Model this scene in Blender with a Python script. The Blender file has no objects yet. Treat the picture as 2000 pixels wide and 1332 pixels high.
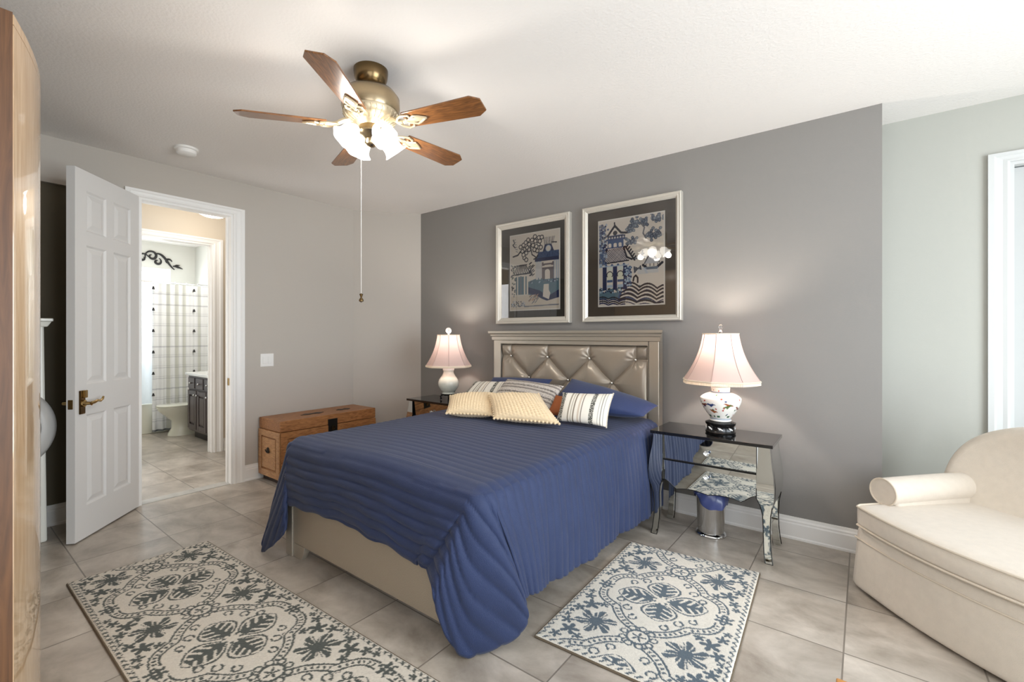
import bpy, bmesh, math, random
import numpy as np
from mathutils import Vector, Matrix

random.seed(4)
rng = np.random.default_rng(4)
C = bpy.context.scene.collection
SC = bpy.context.scene
PI = math.pi

# ------------------------------------------------------------------ camera
cam_data = bpy.data.cameras.new('camera')
cam = bpy.data.objects.new('camera', cam_data)
C.objects.link(cam)
cam.location = (0, 0, 1.346)
cam.rotation_euler = (PI / 2, 0, 0.672)
cam_data.sensor_width = 36.0
cam_data.lens = 36.0 * 901.0 / 2000.0
cam_data.shift_x = (1000 - 971.7) / 2000
cam_data.shift_y = (654.4 - 666) / 2000
cam_data.clip_start = 0.05
SC.camera = cam

# ------------------------------------------------------------------ exposure, world, daylight
SC.view_settings.view_transform = 'Standard'
SC.view_settings.look = 'None'
SC.view_settings.exposure = 0.50
SC.view_settings.gamma = 1.0
SC.view_settings.use_curve_mapping = False
SC.cycles.max_bounces = 10
SC.cycles.diffuse_bounces = 5
SC.cycles.use_denoising = True
SC.cycles.sample_clamp_indirect = 6.0
SC.cycles.caustics_reflective = False
SC.cycles.caustics_refractive = False

world = bpy.data.worlds.new('sky')
SC.world = world
world.use_nodes = True
wn = world.node_tree
bg = wn.nodes['Background']
bg.inputs['Color'].default_value = (0.75, 0.86, 1.0, 1)
bg.inputs['Strength'].default_value = 1.0


def area(name, loc, rot, sx, sy, power, col):
    d = bpy.data.lights.new(name, 'AREA')
    d.shape = 'RECTANGLE'
    d.size, d.size_y = sx, sy
    d.energy = power
    d.color = col
    o = bpy.data.objects.new(name, d)
    o.location, o.rotation_euler = loc, rot
    C.objects.link(o)
    return o


def point(name, loc, power, col, radius=0.03, parent=None):
    d = bpy.data.lights.new(name, 'POINT')
    d.energy = power
    d.color = col
    d.shadow_soft_size = radius
    o = bpy.data.objects.new(name, d)
    o.location = loc
    C.objects.link(o)
    if parent:
        o.parent = parent
    return o


# daylight through the sliding doors of the right wall, with unseen fill lights added
area('daylight_right', (2.66, 1.5, 1.25), (0, PI / 2 - 0.12, 0), 2.2, 2.6, 116, (0.83, 0.90, 1.0))
area('lawn_bounce', (2.60, 1.6, 0.35), (0, PI / 2 + 0.7, 0), 0.5, 2.6, 14, (0.82, 1.0, 0.72))
area('back_fill', (0.6, -0.56, 1.45), (PI / 2, 0, 0), 2.8, 1.7, 22, (0.98, 0.98, 1.0))  # added frontal fill from behind the camera
area('daylight_bath', (-8.28, 1.75, 1.75), (0, -PI / 2, 0), 0.7, 1.0, 26, (0.93, 0.97, 1.0))
area('hall_fill', (-5.2, 0.26, 1.3), (PI / 2, 0, 0), 1.0, 2.0, 15, (0.97, 0.98, 1.0))  # added fill brightening the hall floor, no opening behind it
point('bath_fill', (-6.5, 2.55, 2.25), 15, (1.0, 0.98, 0.95), 0.12)  # added point light to brighten the bathroom, no fixture modelled


# ------------------------------------------------------------------ materials
def lin(c):
    out = []
    for v in c:
        v = v / 255.0
        out.append(v / 12.92 if v <= 0.04045 else ((v + 0.055) / 1.055) ** 2.4)
    return tuple(out)


def setin(b, key, val):
    if key in b.inputs:
        b.inputs[key].default_value = val


def mat(name, col, rough=0.5, metal=0.0, spec=0.5, coat=0.0, sheen=0.0, trans=0.0, emit=None, estr=0.0,
        bump=0.0, bscale=50.0, var=0.0, vscale=4.0, stretch=(1, 1, 1), coord='Object'):
    """principled material with optional noise colour variation and noise bump"""
    m = bpy.data.materials.new(name)
    m.use_nodes = True
    nt = m.node_tree
    b = nt.nodes['Principled BSDF']
    c = (*lin(col), 1)
    b.inputs['Base Color'].default_value = c
    b.inputs['Roughness'].default_value = rough
    b.inputs['Metallic'].default_value = metal
    setin(b, 'Specular IOR Level', spec)
    setin(b, 'Coat Weight', coat)
    setin(b, 'Coat Roughness', 0.06)
    setin(b, 'Sheen Weight', sheen)
    setin(b, 'Transmission Weight', trans)
    if emit:
        setin(b, 'Emission Color', (*lin(emit), 1))
        setin(b, 'Emission Strength', estr)
    if bump or var:
        tc = nt.nodes.new('ShaderNodeTexCoord')
        mp = nt.nodes.new('ShaderNodeMapping')
        mp.inputs['Scale'].default_value = stretch
        nt.links.new(tc.outputs[coord], mp.inputs['Vector'])
    if var:
        n = nt.nodes.new('ShaderNodeTexNoise')
        n.inputs['Scale'].default_value = vscale
        n.inputs['Detail'].default_value = 6
        nt.links.new(mp.outputs[0], n.inputs['Vector'])
        r = nt.nodes.new('ShaderNodeMapRange')
        r.inputs[1].default_value = 0.3
        r.inputs[2].default_value = 0.7
        r.inputs[3].default_value = 1 - var
        r.inputs[4].default_value = 1 + var
        nt.links.new(n.outputs['Fac'], r.inputs[0])
        mx = nt.nodes.new('ShaderNodeVectorMath')
        mx.operation = 'SCALE'
        mx.inputs[0].default_value = c[:3]
        nt.links.new(r.outputs[0], mx.inputs['Scale'])
        nt.links.new(mx.outputs[0], b.inputs['Base Color'])
    if bump:
        n2 = nt.nodes.new('ShaderNodeTexNoise')
        n2.inputs['Scale'].default_value = bscale
        n2.inputs['Detail'].default_value = 3
        nt.links.new(mp.outputs[0], n2.inputs['Vector'])
        bm_ = nt.nodes.new('ShaderNodeBump')
        bm_.inputs['Strength'].default_value = bump
        bm_.inputs['Distance'].default_value = 0.01
        nt.links.new(n2.outputs['Fac'], bm_.inputs['Height'])
        nt.links.new(bm_.outputs[0], b.inputs['Normal'])
    return m


def wood(name, dark, light, scale=6.0, stretch=(1, 1, 1), rough=0.4, coat=0.0, bands=2.5):
    m = bpy.data.materials.new(name)
    m.use_nodes = True
    nt = m.node_tree
    b = nt.nodes['Principled BSDF']
    tc = nt.nodes.new('ShaderNodeTexCoord')
    mp = nt.nodes.new('ShaderNodeMapping')
    mp.inputs['Scale'].default_value = stretch
    nt.links.new(tc.outputs['Object'], mp.inputs['Vector'])
    n = nt.nodes.new('ShaderNodeTexNoise')
    n.inputs['Scale'].default_value = scale
    n.inputs['Detail'].default_value = 8
    n.inputs['Distortion'].default_value = bands
    nt.links.new(mp.outputs[0], n.inputs['Vector'])
    r = nt.nodes.new('ShaderNodeValToRGB')
    r.color_ramp.elements[0].position = 0.3
    r.color_ramp.elements[0].color = (*lin(dark), 1)
    r.color_ramp.elements[1].position = 0.68
    r.color_ramp.elements[1].color = (*lin(light), 1)
    nt.links.new(n.outputs['Fac'], r.inputs[0])
    nt.links.new(r.outputs[0], b.inputs['Base Color'])
    b.inputs['Roughness'].default_value = rough
    setin(b, 'Coat Weight', coat)
    setin(b, 'Coat Roughness', 0.04)
    return m


def attr_mat(name, rough=0.9, bump=0.0, bscale=600.0, spec=0.2, sheen=0.0):
    m = mat(name, (200, 200, 200), rough=rough, spec=spec, bump=bump, bscale=bscale, sheen=sheen)
    nt = m.node_tree
    a = nt.nodes.new('ShaderNodeAttribute')
    a.attribute_name = 'col'
    nt.links.new(a.outputs['Color'], nt.nodes['Principled BSDF'].inputs['Base Color'])
    return m


def tile_mat():
    m = bpy.data.materials.new('stone_tile')
    m.use_nodes = True
    nt = m.node_tree
    L = nt.links.new
    b = nt.nodes['Principled BSDF']
    g = nt.nodes.new('ShaderNodeNewGeometry')
    sub = nt.nodes.new('ShaderNodeVectorMath'); sub.operation = 'SUBTRACT'
    sub.inputs[1].default_value = (-3.65 - 0.4475 * 20, 1.046 - 0.465 * 20, 0)
    L(g.outputs['Position'], sub.inputs[0])
    dv = nt.nodes.new('ShaderNodeVectorMath'); dv.operation = 'DIVIDE'
    dv.inputs[1].default_value = (0.4475, 0.465, 1)
    L(sub.outputs[0], dv.inputs[0])
    fl = nt.nodes.new('ShaderNodeVectorMath'); fl.operation = 'FLOOR'
    L(dv.outputs[0], fl.inputs[0])
    fr = nt.nodes.new('ShaderNodeVectorMath'); fr.operation = 'FRACTION'
    L(dv.outputs[0], fr.inputs[0])
    ab = nt.nodes.new('ShaderNodeVectorMath'); ab.operation = 'SUBTRACT'
    ab.inputs[1].default_value = (0.5, 0.5, 0.5)
    L(fr.outputs[0], ab.inputs[0])
    ab2 = nt.nodes.new('ShaderNodeVectorMath'); ab2.operation = 'ABSOLUTE'
    L(ab.outputs[0], ab2.inputs[0])
    sp = nt.nodes.new('ShaderNodeSeparateXYZ')
    L(ab2.outputs[0], sp.inputs[0])
    mx = nt.nodes.new('ShaderNodeMath'); mx.operation = 'MAXIMUM'
    L(sp.outputs[0], mx.inputs[0]); L(sp.outputs[1], mx.inputs[1])
    gr = nt.nodes.new('ShaderNodeMapRange')
    gr.inputs[1].default_value = 0.4915; gr.inputs[2].default_value = 0.4945
    L(mx.outputs[0], gr.inputs[0])
    wnz = nt.nodes.new('ShaderNodeTexWhiteNoise'); wnz.noise_dimensions = '2D'
    L(fl.outputs[0], wnz.inputs['Vector'])
    # stone mottling, shifted per tile
    off = nt.nodes.new('ShaderNodeVectorMath'); off.operation = 'SCALE'
    off.inputs['Scale'].default_value = 7.3
    L(wnz.outputs['Color'], off.inputs[0])
    ad = nt.nodes.new('ShaderNodeVectorMath'); ad.operation = 'ADD'
    L(g.outputs['Position'], ad.inputs[0]); L(off.outputs[0], ad.inputs[1])
    st = nt.nodes.new('ShaderNodeMapping'); st.inputs['Scale'].default_value = (1.0, 1.35, 1)
    L(ad.outputs[0], st.inputs['Vector'])
    n1 = nt.nodes.new('ShaderNodeTexNoise'); n1.inputs['Scale'].default_value = 3.2
    n1.inputs['Detail'].default_value = 9; n1.inputs['Roughness'].default_value = 0.62
    n1.inputs['Distortion'].default_value = 0.35
    L(st.outputs[0], n1.inputs['Vector'])
    cr = nt.nodes.new('ShaderNodeValToRGB')
    cr.color_ramp.elements[0].position = 0.30; cr.color_ramp.elements[0].color = (*lin((140, 130, 117)), 1)
    cr.color_ramp.elements[1].position = 0.66; cr.color_ramp.elements[1].color = (*lin((200, 191, 179)), 1)
    L(n1.outputs['Fac'], cr.inputs[0])
    tn = nt.nodes.new('ShaderNodeMapRange')
    tn.inputs[3].default_value = 0.90; tn.inputs[4].default_value = 1.05
    L(wnz.outputs['Value'], tn.inputs[0])
    ml = nt.nodes.new('ShaderNodeVectorMath'); ml.operation = 'SCALE'
    L(cr.outputs[0], ml.inputs[0]); L(tn.outputs[0], ml.inputs['Scale'])
    mixc = nt.nodes.new('ShaderNodeMix'); mixc.data_type = 'RGBA'
    L(gr.outputs[0], mixc.inputs['Factor'])
    L(ml.outputs[0], mixc.inputs['A'])
    mixc.inputs['B'].default_value = (*lin((128, 120, 110)), 1)
    L(mixc.outputs['Result'], b.inputs['Base Color'])
    rr = nt.nodes.new('ShaderNodeMapRange')
    rr.inputs[3].default_value = 0.24; rr.inputs[4].default_value = 0.42
    L(n1.outputs['Fac'], rr.inputs[0])
    L(rr.outputs[0], b.inputs['Roughness'])
    bp = nt.nodes.new('ShaderNodeBump'); bp.invert = True
    bp.inputs['Strength'].default_value = 0.35; bp.inputs['Distance'].default_value = 0.003
    L(gr.outputs[0], bp.inputs['Height'])
    bp2 = nt.nodes.new('ShaderNodeBump')
    bp2.inputs['Strength'].default_value = 0.10; bp2.inputs['Distance'].default_value = 0.01
    L(n1.outputs['Fac'], bp2.inputs['Height']); L(bp.outputs[0], bp2.inputs['Normal'])
    L(bp2.outputs[0], b.inputs['Normal'])
    return m


def glass_mat(name, tint=(255, 255, 255), refl_ior=1.5):
    m = bpy.data.materials.new(name)
    m.use_nodes = True
    nt = m.node_tree
    nt.nodes.clear()
    o = nt.nodes.new('ShaderNodeOutputMaterial')
    t = nt.nodes.new('ShaderNodeBsdfTransparent'); t.inputs[0].default_value = (*lin(tint), 1)
    g = nt.nodes.new('ShaderNodeBsdfGlossy'); g.inputs['Roughness'].default_value = 0.015
    f = nt.nodes.new('ShaderNodeFresnel'); f.inputs['IOR'].default_value = refl_ior
    mx = nt.nodes.new('ShaderNodeMixShader')
    nt.links.new(f.outputs[0], mx.inputs[0])
    nt.links.new(t.outputs[0], mx.inputs[1]); nt.links.new(g.outputs[0], mx.inputs[2])
    nt.links.new(mx.outputs[0], o.inputs[0])
    return m


def translucent_mat(name, col, frac=0.5, estr=0.0):
    m = bpy.data.materials.new(name)
    m.use_nodes = True
    nt = m.node_tree
    nt.nodes.clear()
    o = nt.nodes.new('ShaderNodeOutputMaterial')
    d = nt.nodes.new('ShaderNodeBsdfDiffuse'); d.inputs[0].default_value = (*lin(col), 1)
    t = nt.nodes.new('ShaderNodeBsdfTranslucent'); t.inputs[0].default_value = (*lin(col), 1)
    mx = nt.nodes.new('ShaderNodeMixShader'); mx.inputs[0].default_value = frac
    nt.links.new(d.outputs[0], mx.inputs[1]); nt.links.new(t.outputs[0], mx.inputs[2])
    last = mx
    if estr:
        e = nt.nodes.new('ShaderNodeEmission'); e.inputs[0].default_value = (*lin(col), 1); e.inputs[1].default_value = estr
        a = nt.nodes.new('ShaderNodeAddShader')
        nt.links.new(mx.outputs[0], a.inputs[0]); nt.links.new(e.outputs[0], a.inputs[1])
        last = a
    nt.links.new(last.outputs[0], o.inputs[0])
    return m


M = {}
M['wall'] = mat('greige_paint', (188, 181, 172), rough=0.85, spec=0.2, bump=0.06, bscale=180)
M['wall_dark'] = mat('grey_accent_paint', (137, 134, 130), rough=0.6, spec=0.3, bump=0.05, bscale=180)
M['wall_niche'] = mat('niche_dark', (104, 97, 82), rough=0.8, spec=0.2)  # one even darker colour for the recessed panel
M['wall_recess'] = mat('pale_grey_paint', (178, 178, 170), rough=0.8, spec=0.2, bump=0.05, bscale=180)
M['wall_hall'] = mat('cream_paint', (214, 203, 186), rough=0.85, spec=0.2)
M['wall_bath'] = mat('bath_paint', (206, 205, 198), rough=0.8, spec=0.2)
M['ceiling'] = mat('ceiling_paint', (236, 232, 228), rough=0.95, spec=0.1, bump=0.18, bscale=70)
M['trim'] = mat('white_trim_paint', (238, 236, 232), rough=0.4, spec=0.4)
M['door'] = mat('white_door_paint', (220, 218, 215), rough=0.42, spec=0.4)
M['door_dimmed'] = mat('white_door_dimmed', (186, 187, 185), rough=0.6, spec=0.2)  # white door paint darkened to offset the strong window light
M['trim_dimmed'] = mat('white_trim_dimmed', (202, 203, 201), rough=0.6, spec=0.2)  # white trim paint, likewise darkened against the window light
M['tile'] = tile_mat()
M['saddle'] = mat('marble_saddle', (188, 186, 180), rough=0.3, var=0.12, vscale=14)
M['brass'] = mat('antique_brass', (186, 158, 108), rough=0.22, metal=1)
M['brass_dark'] = mat('dark_brass', (120, 100, 70), rough=0.25, metal=1)
M['fan_metal'] = mat('fan_brass', (176, 158, 128), rough=0.25, metal=1)
M['blade'] = wood('fan_blade_wood', (84, 52, 28), (140, 92, 50), scale=5, stretch=(1.2, 9, 9), rough=0.3, coat=0.6)
M['iron'] = mat('blade_iron_cream', (206, 190, 160), rough=0.3, metal=0.6)
M['shade_glass'] = mat('frosted_glass_lit', (255, 252, 245), rough=0.3, emit=(255, 250, 240), estr=4.5)
M['chrome'] = mat('chrome', (215, 215, 215), rough=0.1, metal=1)
M['mirror'] = mat('mirror', (222, 224, 220), rough=0.02, metal=1)
M['mirror_edge'] = mat('mirror_dark_edge', (30, 30, 30), rough=0.2, metal=0.5)
M['black_glass'] = mat('black_glass', (12, 12, 14), rough=0.06, spec=0.6, coat=0.5)
M['black_lacquer'] = mat('black_lacquer', (14, 13, 13), rough=0.25)
M['crystal'] = mat('crystal', (250, 250, 250), rough=0.02, trans=1.0)
M['champagne'] = mat('champagne_metallic_paint', (186, 178, 164), rough=0.32, metal=0.55, bump=0.03, bscale=300)
M['champ_panel'] = mat('champagne_textured_panel', (176, 165, 148), rough=0.42, metal=0.35, bump=0.25, bscale=220)
M['leather'] = mat('pewter_leatherette', (158, 146, 131), rough=0.30, metal=0.25, spec=0.6)
M['button'] = mat('crystal_button', (235, 230, 220), rough=0.08, metal=0.9)
M['mattress'] = mat('mattress_ticking', (225, 225, 228), rough=0.9)
M['quilt'] = mat('navy_quilted_cotton', (39, 51, 84), rough=0.6, spec=0.3, sheen=0.10, bump=0.25, bscale=260, var=0.07, vscale=9)
M['navy'] = mat('navy_sham', (42, 57, 100), rough=0.6, sheen=0.15, bump=0.15, bscale=60, stretch=(1, 1, 1))
M['rust'] = mat('rust_cotton', (150, 84, 44), rough=0.85, bump=0.3, bscale=200)
M['frame'] = mat('silver_frame', (206, 201, 190), rough=0.35, metal=0.35)
M['mat1'] = mat('charcoal_matboard', (52, 50, 45), rough=0.8, var=0.05, vscale=20)
M['mat2'] = mat('brown_matboard', (66, 56, 45), rough=0.7, var=0.10, vscale=8, stretch=(1, 1, 10))
M['bevel'] = mat('white_mat_bevel', (232, 228, 220), rough=0.8)
M['picture'] = attr_mat('needlework', rough=0.85, bump=0.2, bscale=500)
M['pane'] = glass_mat('picture_glass')
M['rug'] = attr_mat('tufted_wool', rough=1.0, bump=0.5, bscale=350, spec=0.05, sheen=0.2)
M['fabric_attr'] = attr_mat('woven_pillow', rough=0.95, bump=0.35, bscale=250)
M['lampshade'] = translucent_mat('pink_silk_shade', (206, 182, 174), 0.10)
M['shade_seam'] = translucent_mat('shade_seam_trim', (205, 180, 172), 0.3)
M['fringe'] = translucent_mat('cream_fringe', (240, 232, 218), 0.4)
M['crackle'] = mat('celadon_porcelain', (214, 216, 204), rough=0.15, coat=0.6, var=0.08, vscale=14)
M['porcelain'] = attr_mat('painted_porcelain', rough=0.15)
M['chest'] = wood('camphor_wood', (120, 76, 42), (176, 122, 74), scale=5, stretch=(9, 1.4, 9), rough=0.45)
M['chest_end'] = wood('camphor_wood_end', (150, 104, 66), (196, 150, 104), scale=5, stretch=(1.6, 9, 9), rough=0.4)
M['chest_dark'] = mat('dark_carving', (46, 32, 22), rough=0.6)
M['lock'] = mat('blackened_brass', (40, 36, 32), rough=0.4, metal=0.6)
M['wardrobe'] = wood('blond_lacquered_wood', (196, 156, 110), (222, 188, 148), scale=3, stretch=(6, 6, 0.7), rough=0.35, coat=1.0)
M['wardrobe_side'] = wood('brown_wood', (82, 52, 28), (112, 74, 42), scale=4, stretch=(8, 8, 0.6), rough=0.5)
M['bench'] = wood('oak_bench', (170, 112, 56), (206, 150, 88), scale=5, stretch=(1, 8, 8), rough=0.4)
M['bench_dark'] = mat('dark_bench_edge', (80, 54, 32), rough=0.5)
M['cream'] = mat('cream_upholstery', (219, 209, 194), rough=0.95, spec=0.15, sheen=0.3, bump=0.25, bscale=420, var=0.03, vscale=30)
M['piping'] = mat('cream_piping', (214, 202, 184), rough=0.9)
M['pillow_cream'] = mat('butter_crochet', (228, 205, 168), rough=0.95, sheen=0.2)
M['white_plastic'] = mat('white_plastic', (236, 234, 230), rough=0.4)
M['appliance'] = mat('white_enamel', (226, 224, 214), rough=0.3)
M['grey_plastic'] = mat('grey_plastic', (186, 184, 180), rough=0.35)
M['grey_plastic_dark'] = mat('dark_grey_plastic', (92, 90, 88), rough=0.3)
M['bag'] = mat('blue_plastic_bag', (72, 84, 140), rough=0.25, spec=0.6)
M['toilet'] = mat('biscuit_porcelain', (226, 226, 212), rough=0.12, coat=0.5)
M['vanity'] = mat('grey_stained_cabinet', (88, 78, 78), rough=0.4, var=0.08, vscale=8, stretch=(6, 6, 1))
M['vanity_dark'] = mat('dark_cabinet_groove', (42, 36, 36), rough=0.5)  # even dark tone for toe kick, stiles and door gap
M['counter'] = mat('white_counter', (242, 242, 240), rough=0.15)
M['curtain'] = attr_mat('plaid_curtain', rough=0.9)
M['liner'] = translucent_mat('shower_liner', (222, 230, 238), 0.4)
M['black_iron'] = mat('black_iron', (22, 20, 22), rough=0.5)
M['dome'] = mat('lit_dome', (255, 250, 240), rough=0.4, emit=(255, 246, 230), estr=2.5)
M['winpane'] = mat('bright_pane', (240, 246, 250), rough=0.3, emit=(236, 244, 252), estr=1.0)
M['blind'] = mat('white_blind', (238, 240, 238), rough=0.5)


# ------------------------------------------------------------------ mesh helpers
class G:
    """collects geometry for ONE mesh"""

    def __init__(self):
        self.v, self.f, self.mi = [], [], []
        self.cur = 0

    def add(self, vs, fs):
        o = len(self.v)
        self.v += [tuple(p) for p in vs]
        self.f += [tuple(i + o for i in f) for f in fs]
        self.mi += [self.cur] * len(fs)
        return self

    def box(self, x0, x1, y0, y1, z0, z1):
        v = [(x0, y0, z0), (x1, y0, z0), (x1, y1, z0), (x0, y1, z0), (x0, y0, z1), (x1, y0, z1), (x1, y1, z1), (x0, y1, z1)]
        return self.add(v, [(0, 3, 2, 1), (4, 5, 6, 7), (0, 1, 5, 4), (1, 2, 6, 5), (2, 3, 7, 6), (3, 0, 4, 7)])

    def frustum(self, c0, s0, c1, s1, z0, z1):
        v = []
        for (cx, cy), (sx, sy), z in ((c0, s0, z0), (c1, s1, z1)):
            v += [(cx - sx, cy - sy, z), (cx + sx, cy - sy, z), (cx + sx, cy + sy, z), (cx - sx, cy + sy, z)]
        return self.add(v, [(0, 3, 2, 1), (4, 5, 6, 7), (0, 1, 5, 4), (1, 2, 6, 5), (2, 3, 7, 6), (3, 0, 4, 7)])

    def lathe(self, prof, seg=32, center=(0, 0, 0), axis=None, scale=(1, 1), squareness=0.0):
        """profile [(r, z)], revolved about local z; axis = rotation matrix"""
        vs = []
        n = len(prof)
        for i in range(seg):
            a = 2 * PI * i / seg
            for r, z in prof:
                p = Vector((r * math.cos(a) * scale[0], r * math.sin(a) * scale[1], z))
                if axis is not None:
                    p = axis @ p
                vs.append(p + Vector(center))
        fs = []
        for i in range(seg):
            j = (i + 1) % seg
            for k in range(n - 1):
                fs.append((i * n + k, j * n + k, j * n + k + 1, i * n + k + 1))
        o = len(vs)
        if prof[0][0] > 1e-6:
            fs.append(tuple(i * n for i in reversed(range(seg))))
        if prof[-1][0] > 1e-6:
            fs.append(tuple(i * n + n - 1 for i in range(seg)))
        return self.add(vs, fs)

    def shell(self, prof, seg=32, center=(0, 0, 0), axis=None):
        """open revolved surface (no caps)"""
        vs, fs = [], []
        n = len(prof)
        for i in range(seg):
            a = 2 * PI * i / seg
            for r, z in prof:
                p = Vector((r * math.cos(a), r * math.sin(a), z))
                if axis is not None:
                    p = axis @ p
                vs.append(p + Vector(center))
        for i in range(seg):
            j = (i + 1) % seg
            for k in range(n - 1):
                fs.append((i * n + k, j * n + k, j * n + k + 1, i * n + k + 1))
        return self.add(vs, fs)

    def tube(self, pts, r, seg=8, closed=False):
        pts = [Vector(p) for p in pts]
        n = len(pts)
        vs, fs = [], []
        prev = None
        for i, p in enumerate(pts):
            if closed:
                t = pts[(i + 1) % n] - pts[i - 1]
            else:
                t = pts[min(i + 1, n - 1)] - pts[max(i - 1, 0)]
            t.normalize()
            if prev is None:
                ref = Vector((0, 0, 1)) if abs(t.z) < 0.9 else Vector((1, 0, 0))
                u = t.cross(ref).normalized()
            else:
                u = (prev - t * prev.dot(t)).normalized()
            prev = u
            w = t.cross(u)
            rr = r[i] if isinstance(r, (list, tuple)) else r
            for k in range(seg):
                a = 2 * PI * k / seg
                vs.append(p + (u * math.cos(a) + w * math.sin(a)) * rr)
        m = n if closed else n - 1
        for i in range(m):
            j = (i + 1) % n
            for k in range(seg):
                l = (k + 1) % seg
                fs.append((i * seg + k, i * seg + l, j * seg + l, j * seg + k))
        if not closed:
            fs.append(tuple(reversed(range(seg))))
            fs.append(tuple((n - 1) * seg + k for k in range(seg)))
        return self.add(vs, fs)

    def prism(self, poly, fn0, fn1):
        """polygon (2-D) with two maps to 3-D"""
        n = len(poly)
        vs = [fn0(*p) for p in poly] + [fn1(*p) for p in poly]
        fs = [tuple(reversed(range(n))), tuple(range(n, 2 * n))]
        for i in range(n):
            j = (i + 1) % n
            fs.append((i, j, n + j, n + i))
        return self.add(vs, fs)

    def loft(self, secs, cap=True):
        """list of equal-length closed sections of 3-D points"""
        n = len(secs[0])
        vs = [p for s in secs for p in s]
        fs = []
        for i in range(len(secs) - 1):
            for k in range(n):
                l = (k + 1) % n
                fs.append((i * n + k, i * n + l, (i + 1) * n + l, (i + 1) * n + k))
        if cap:
            fs.append(tuple(reversed(range(n))))
            fs.append(tuple((len(secs) - 1) * n + k for k in range(n)))
        return self.add(vs, fs)

    def grid(self, P):
        """P[i][j] 3-D points"""
        a, b = len(P), len(P[0])
        vs = [p for row in P for p in row]
        fs = [(i * b + j, (i + 1) * b + j, (i + 1) * b + j + 1, i * b + j + 1) for i in range(a - 1) for j in range(b - 1)]
        return self.add(vs, fs)

    def sphere(self, c, r, seg=12, rings=8, sz=1.0):
        prof = [(max(0.0, r * math.sin(PI * k / rings)), -r * sz * math.cos(PI * k / rings)) for k in range(rings + 1)]
        prof[0] = (0.0, prof[0][1]); prof[-1] = (0.0, prof[-1][1])
        return self.lathe(prof, seg, c)


def build(name, g, m, parent=None, loc=None, smooth=False, bevel=0.0, bseg=2, sub=0, angle=40, fix=True, kind=None, attr=None):
    me = bpy.data.meshes.new(name)
    me.from_pydata([tuple(p) for p in g.v], [], g.f)
    ms = m if isinstance(m, (list, tuple)) else [m]
    for x in ms:
        me.materials.append(x)
    if len(ms) > 1:
        me.polygons.foreach_set('material_index', g.mi)
    if attr is not None:
        a = me.color_attributes.new('col', 'FLOAT_COLOR', 'POINT')
        a.data.foreach_set('color', np.asarray(attr, np.float32).ravel())
    if fix:
        bm = bmesh.new()
        bm.from_mesh(me)
        bmesh.ops.remove_doubles(bm, verts=bm.verts, dist=1e-5)
        bmesh.ops.recalc_face_normals(bm, faces=bm.faces)
        bm.to_mesh(me)
        bm.free()
    o = bpy.data.objects.new(name, me)
    C.objects.link(o)
    if parent is not None:
        o.parent = parent
    if loc:
        o.location = loc
    if bevel:
        b = o.modifiers.new('bevel', 'BEVEL')
        b.width = bevel
        b.segments = bseg
        b.limit_method = 'ANGLE'
        b.angle_limit = math.radians(35)
    if sub:
        s = o.modifiers.new('sub', 'SUBSURF')
        s.levels = s.render_levels = sub
    if smooth:
        me.polygons.foreach_set('use_smooth', [True] * len(me.polygons))
        if angle < 180 and not sub:
            e = o.modifiers.new('split', 'EDGE_SPLIT') if False else None
            bmx = bmesh.new(); bmx.from_mesh(me)
            for ed in bmx.edges:
                if len(ed.link_faces) == 2 and ed.calc_face_angle(0) > math.radians(angle):
                    ed.smooth = False
            bmx.to_mesh(me); bmx.free()
    if kind:
        o['kind'] = kind
    return o


def thing(name, label, cat, loc=(0, 0, 0), rz=0.0, group=None):
    o = bpy.data.objects.new(name, None)
    o.empty_display_size = 0.1
    C.objects.link(o)
    o.location = loc
    o.rotation_euler = (0, 0, rz)
    o['label'] = label
    o['category'] = cat
    if group:
        o['group'] = group
    return o


def tag(o, label, cat, group=None):
    o['label'] = label
    o['category'] = cat
    if group:
        o['group'] = group
    return o


def dup(root, loc, rz, label, group=None):
    r = root.copy(); C.objects.link(r)
    r.location = loc; r.rotation_euler = (0, 0, rz); r['label'] = label
    if group:
        r['group'] = group
    for ch in list(root.children):
        c = ch.copy(); C.objects.link(c); c.parent = r
        for gch in list(ch.children):
            d = gch.copy(); C.objects.link(d); d.parent = c
    return r


def ss(a, b, x):
    t = min(1, max(0, (x - a) / (b - a)))
    return t * t * (3 - 2 * t)


# ------------------------------------------------------------------ the room shell
H = 2.74
XL, YB, YR, XC = -4.47, 3.61, 3.986, 0.083
XR, YK = 2.72, -0.62

build('floor', G().box(-8.6, XR + 0.1, YK - 0.1, 4.2, -0.1, 0), M['tile'], kind='structure')
build('ceiling', G().box(-8.6, XR + 0.1, YK - 0.1, 4.2, H, H + 0.1), M['ceiling'], kind='structure')

# left wall: door opening y 1.09..1.777, z<2.435; shallow dark recess for y<0.95
g = G()
g.box(-4.59, XL, 1.777, 3.03, 0, H)
g.box(-4.59, XL, 0.95, 1.085, 0, 2.435)
g.box(-4.59, XL, 0.95, 1.777, 2.435, H)
g.box(-4.59, XL, YK, 0.95, 2.416, H)
build('wall_left', g, M['wall'], kind='structure')
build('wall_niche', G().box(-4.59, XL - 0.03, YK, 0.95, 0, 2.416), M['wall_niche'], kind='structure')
# slanted corner wall
g = G()
g.prism([(XL, 3.03), (-4.0, YB), (-4.05, 3.75), (-4.59, 3.1), (-4.59, 3.03)], lambda x, y: (x, y, 0), lambda x, y: (x, y, H))
build('wall_corner', g, M['wall'], kind='structure')
build('wall_bed', G().box(-4.05, XC, YB, YR + 0.05, 0, H), M['wall_dark'], kind='structure')
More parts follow.
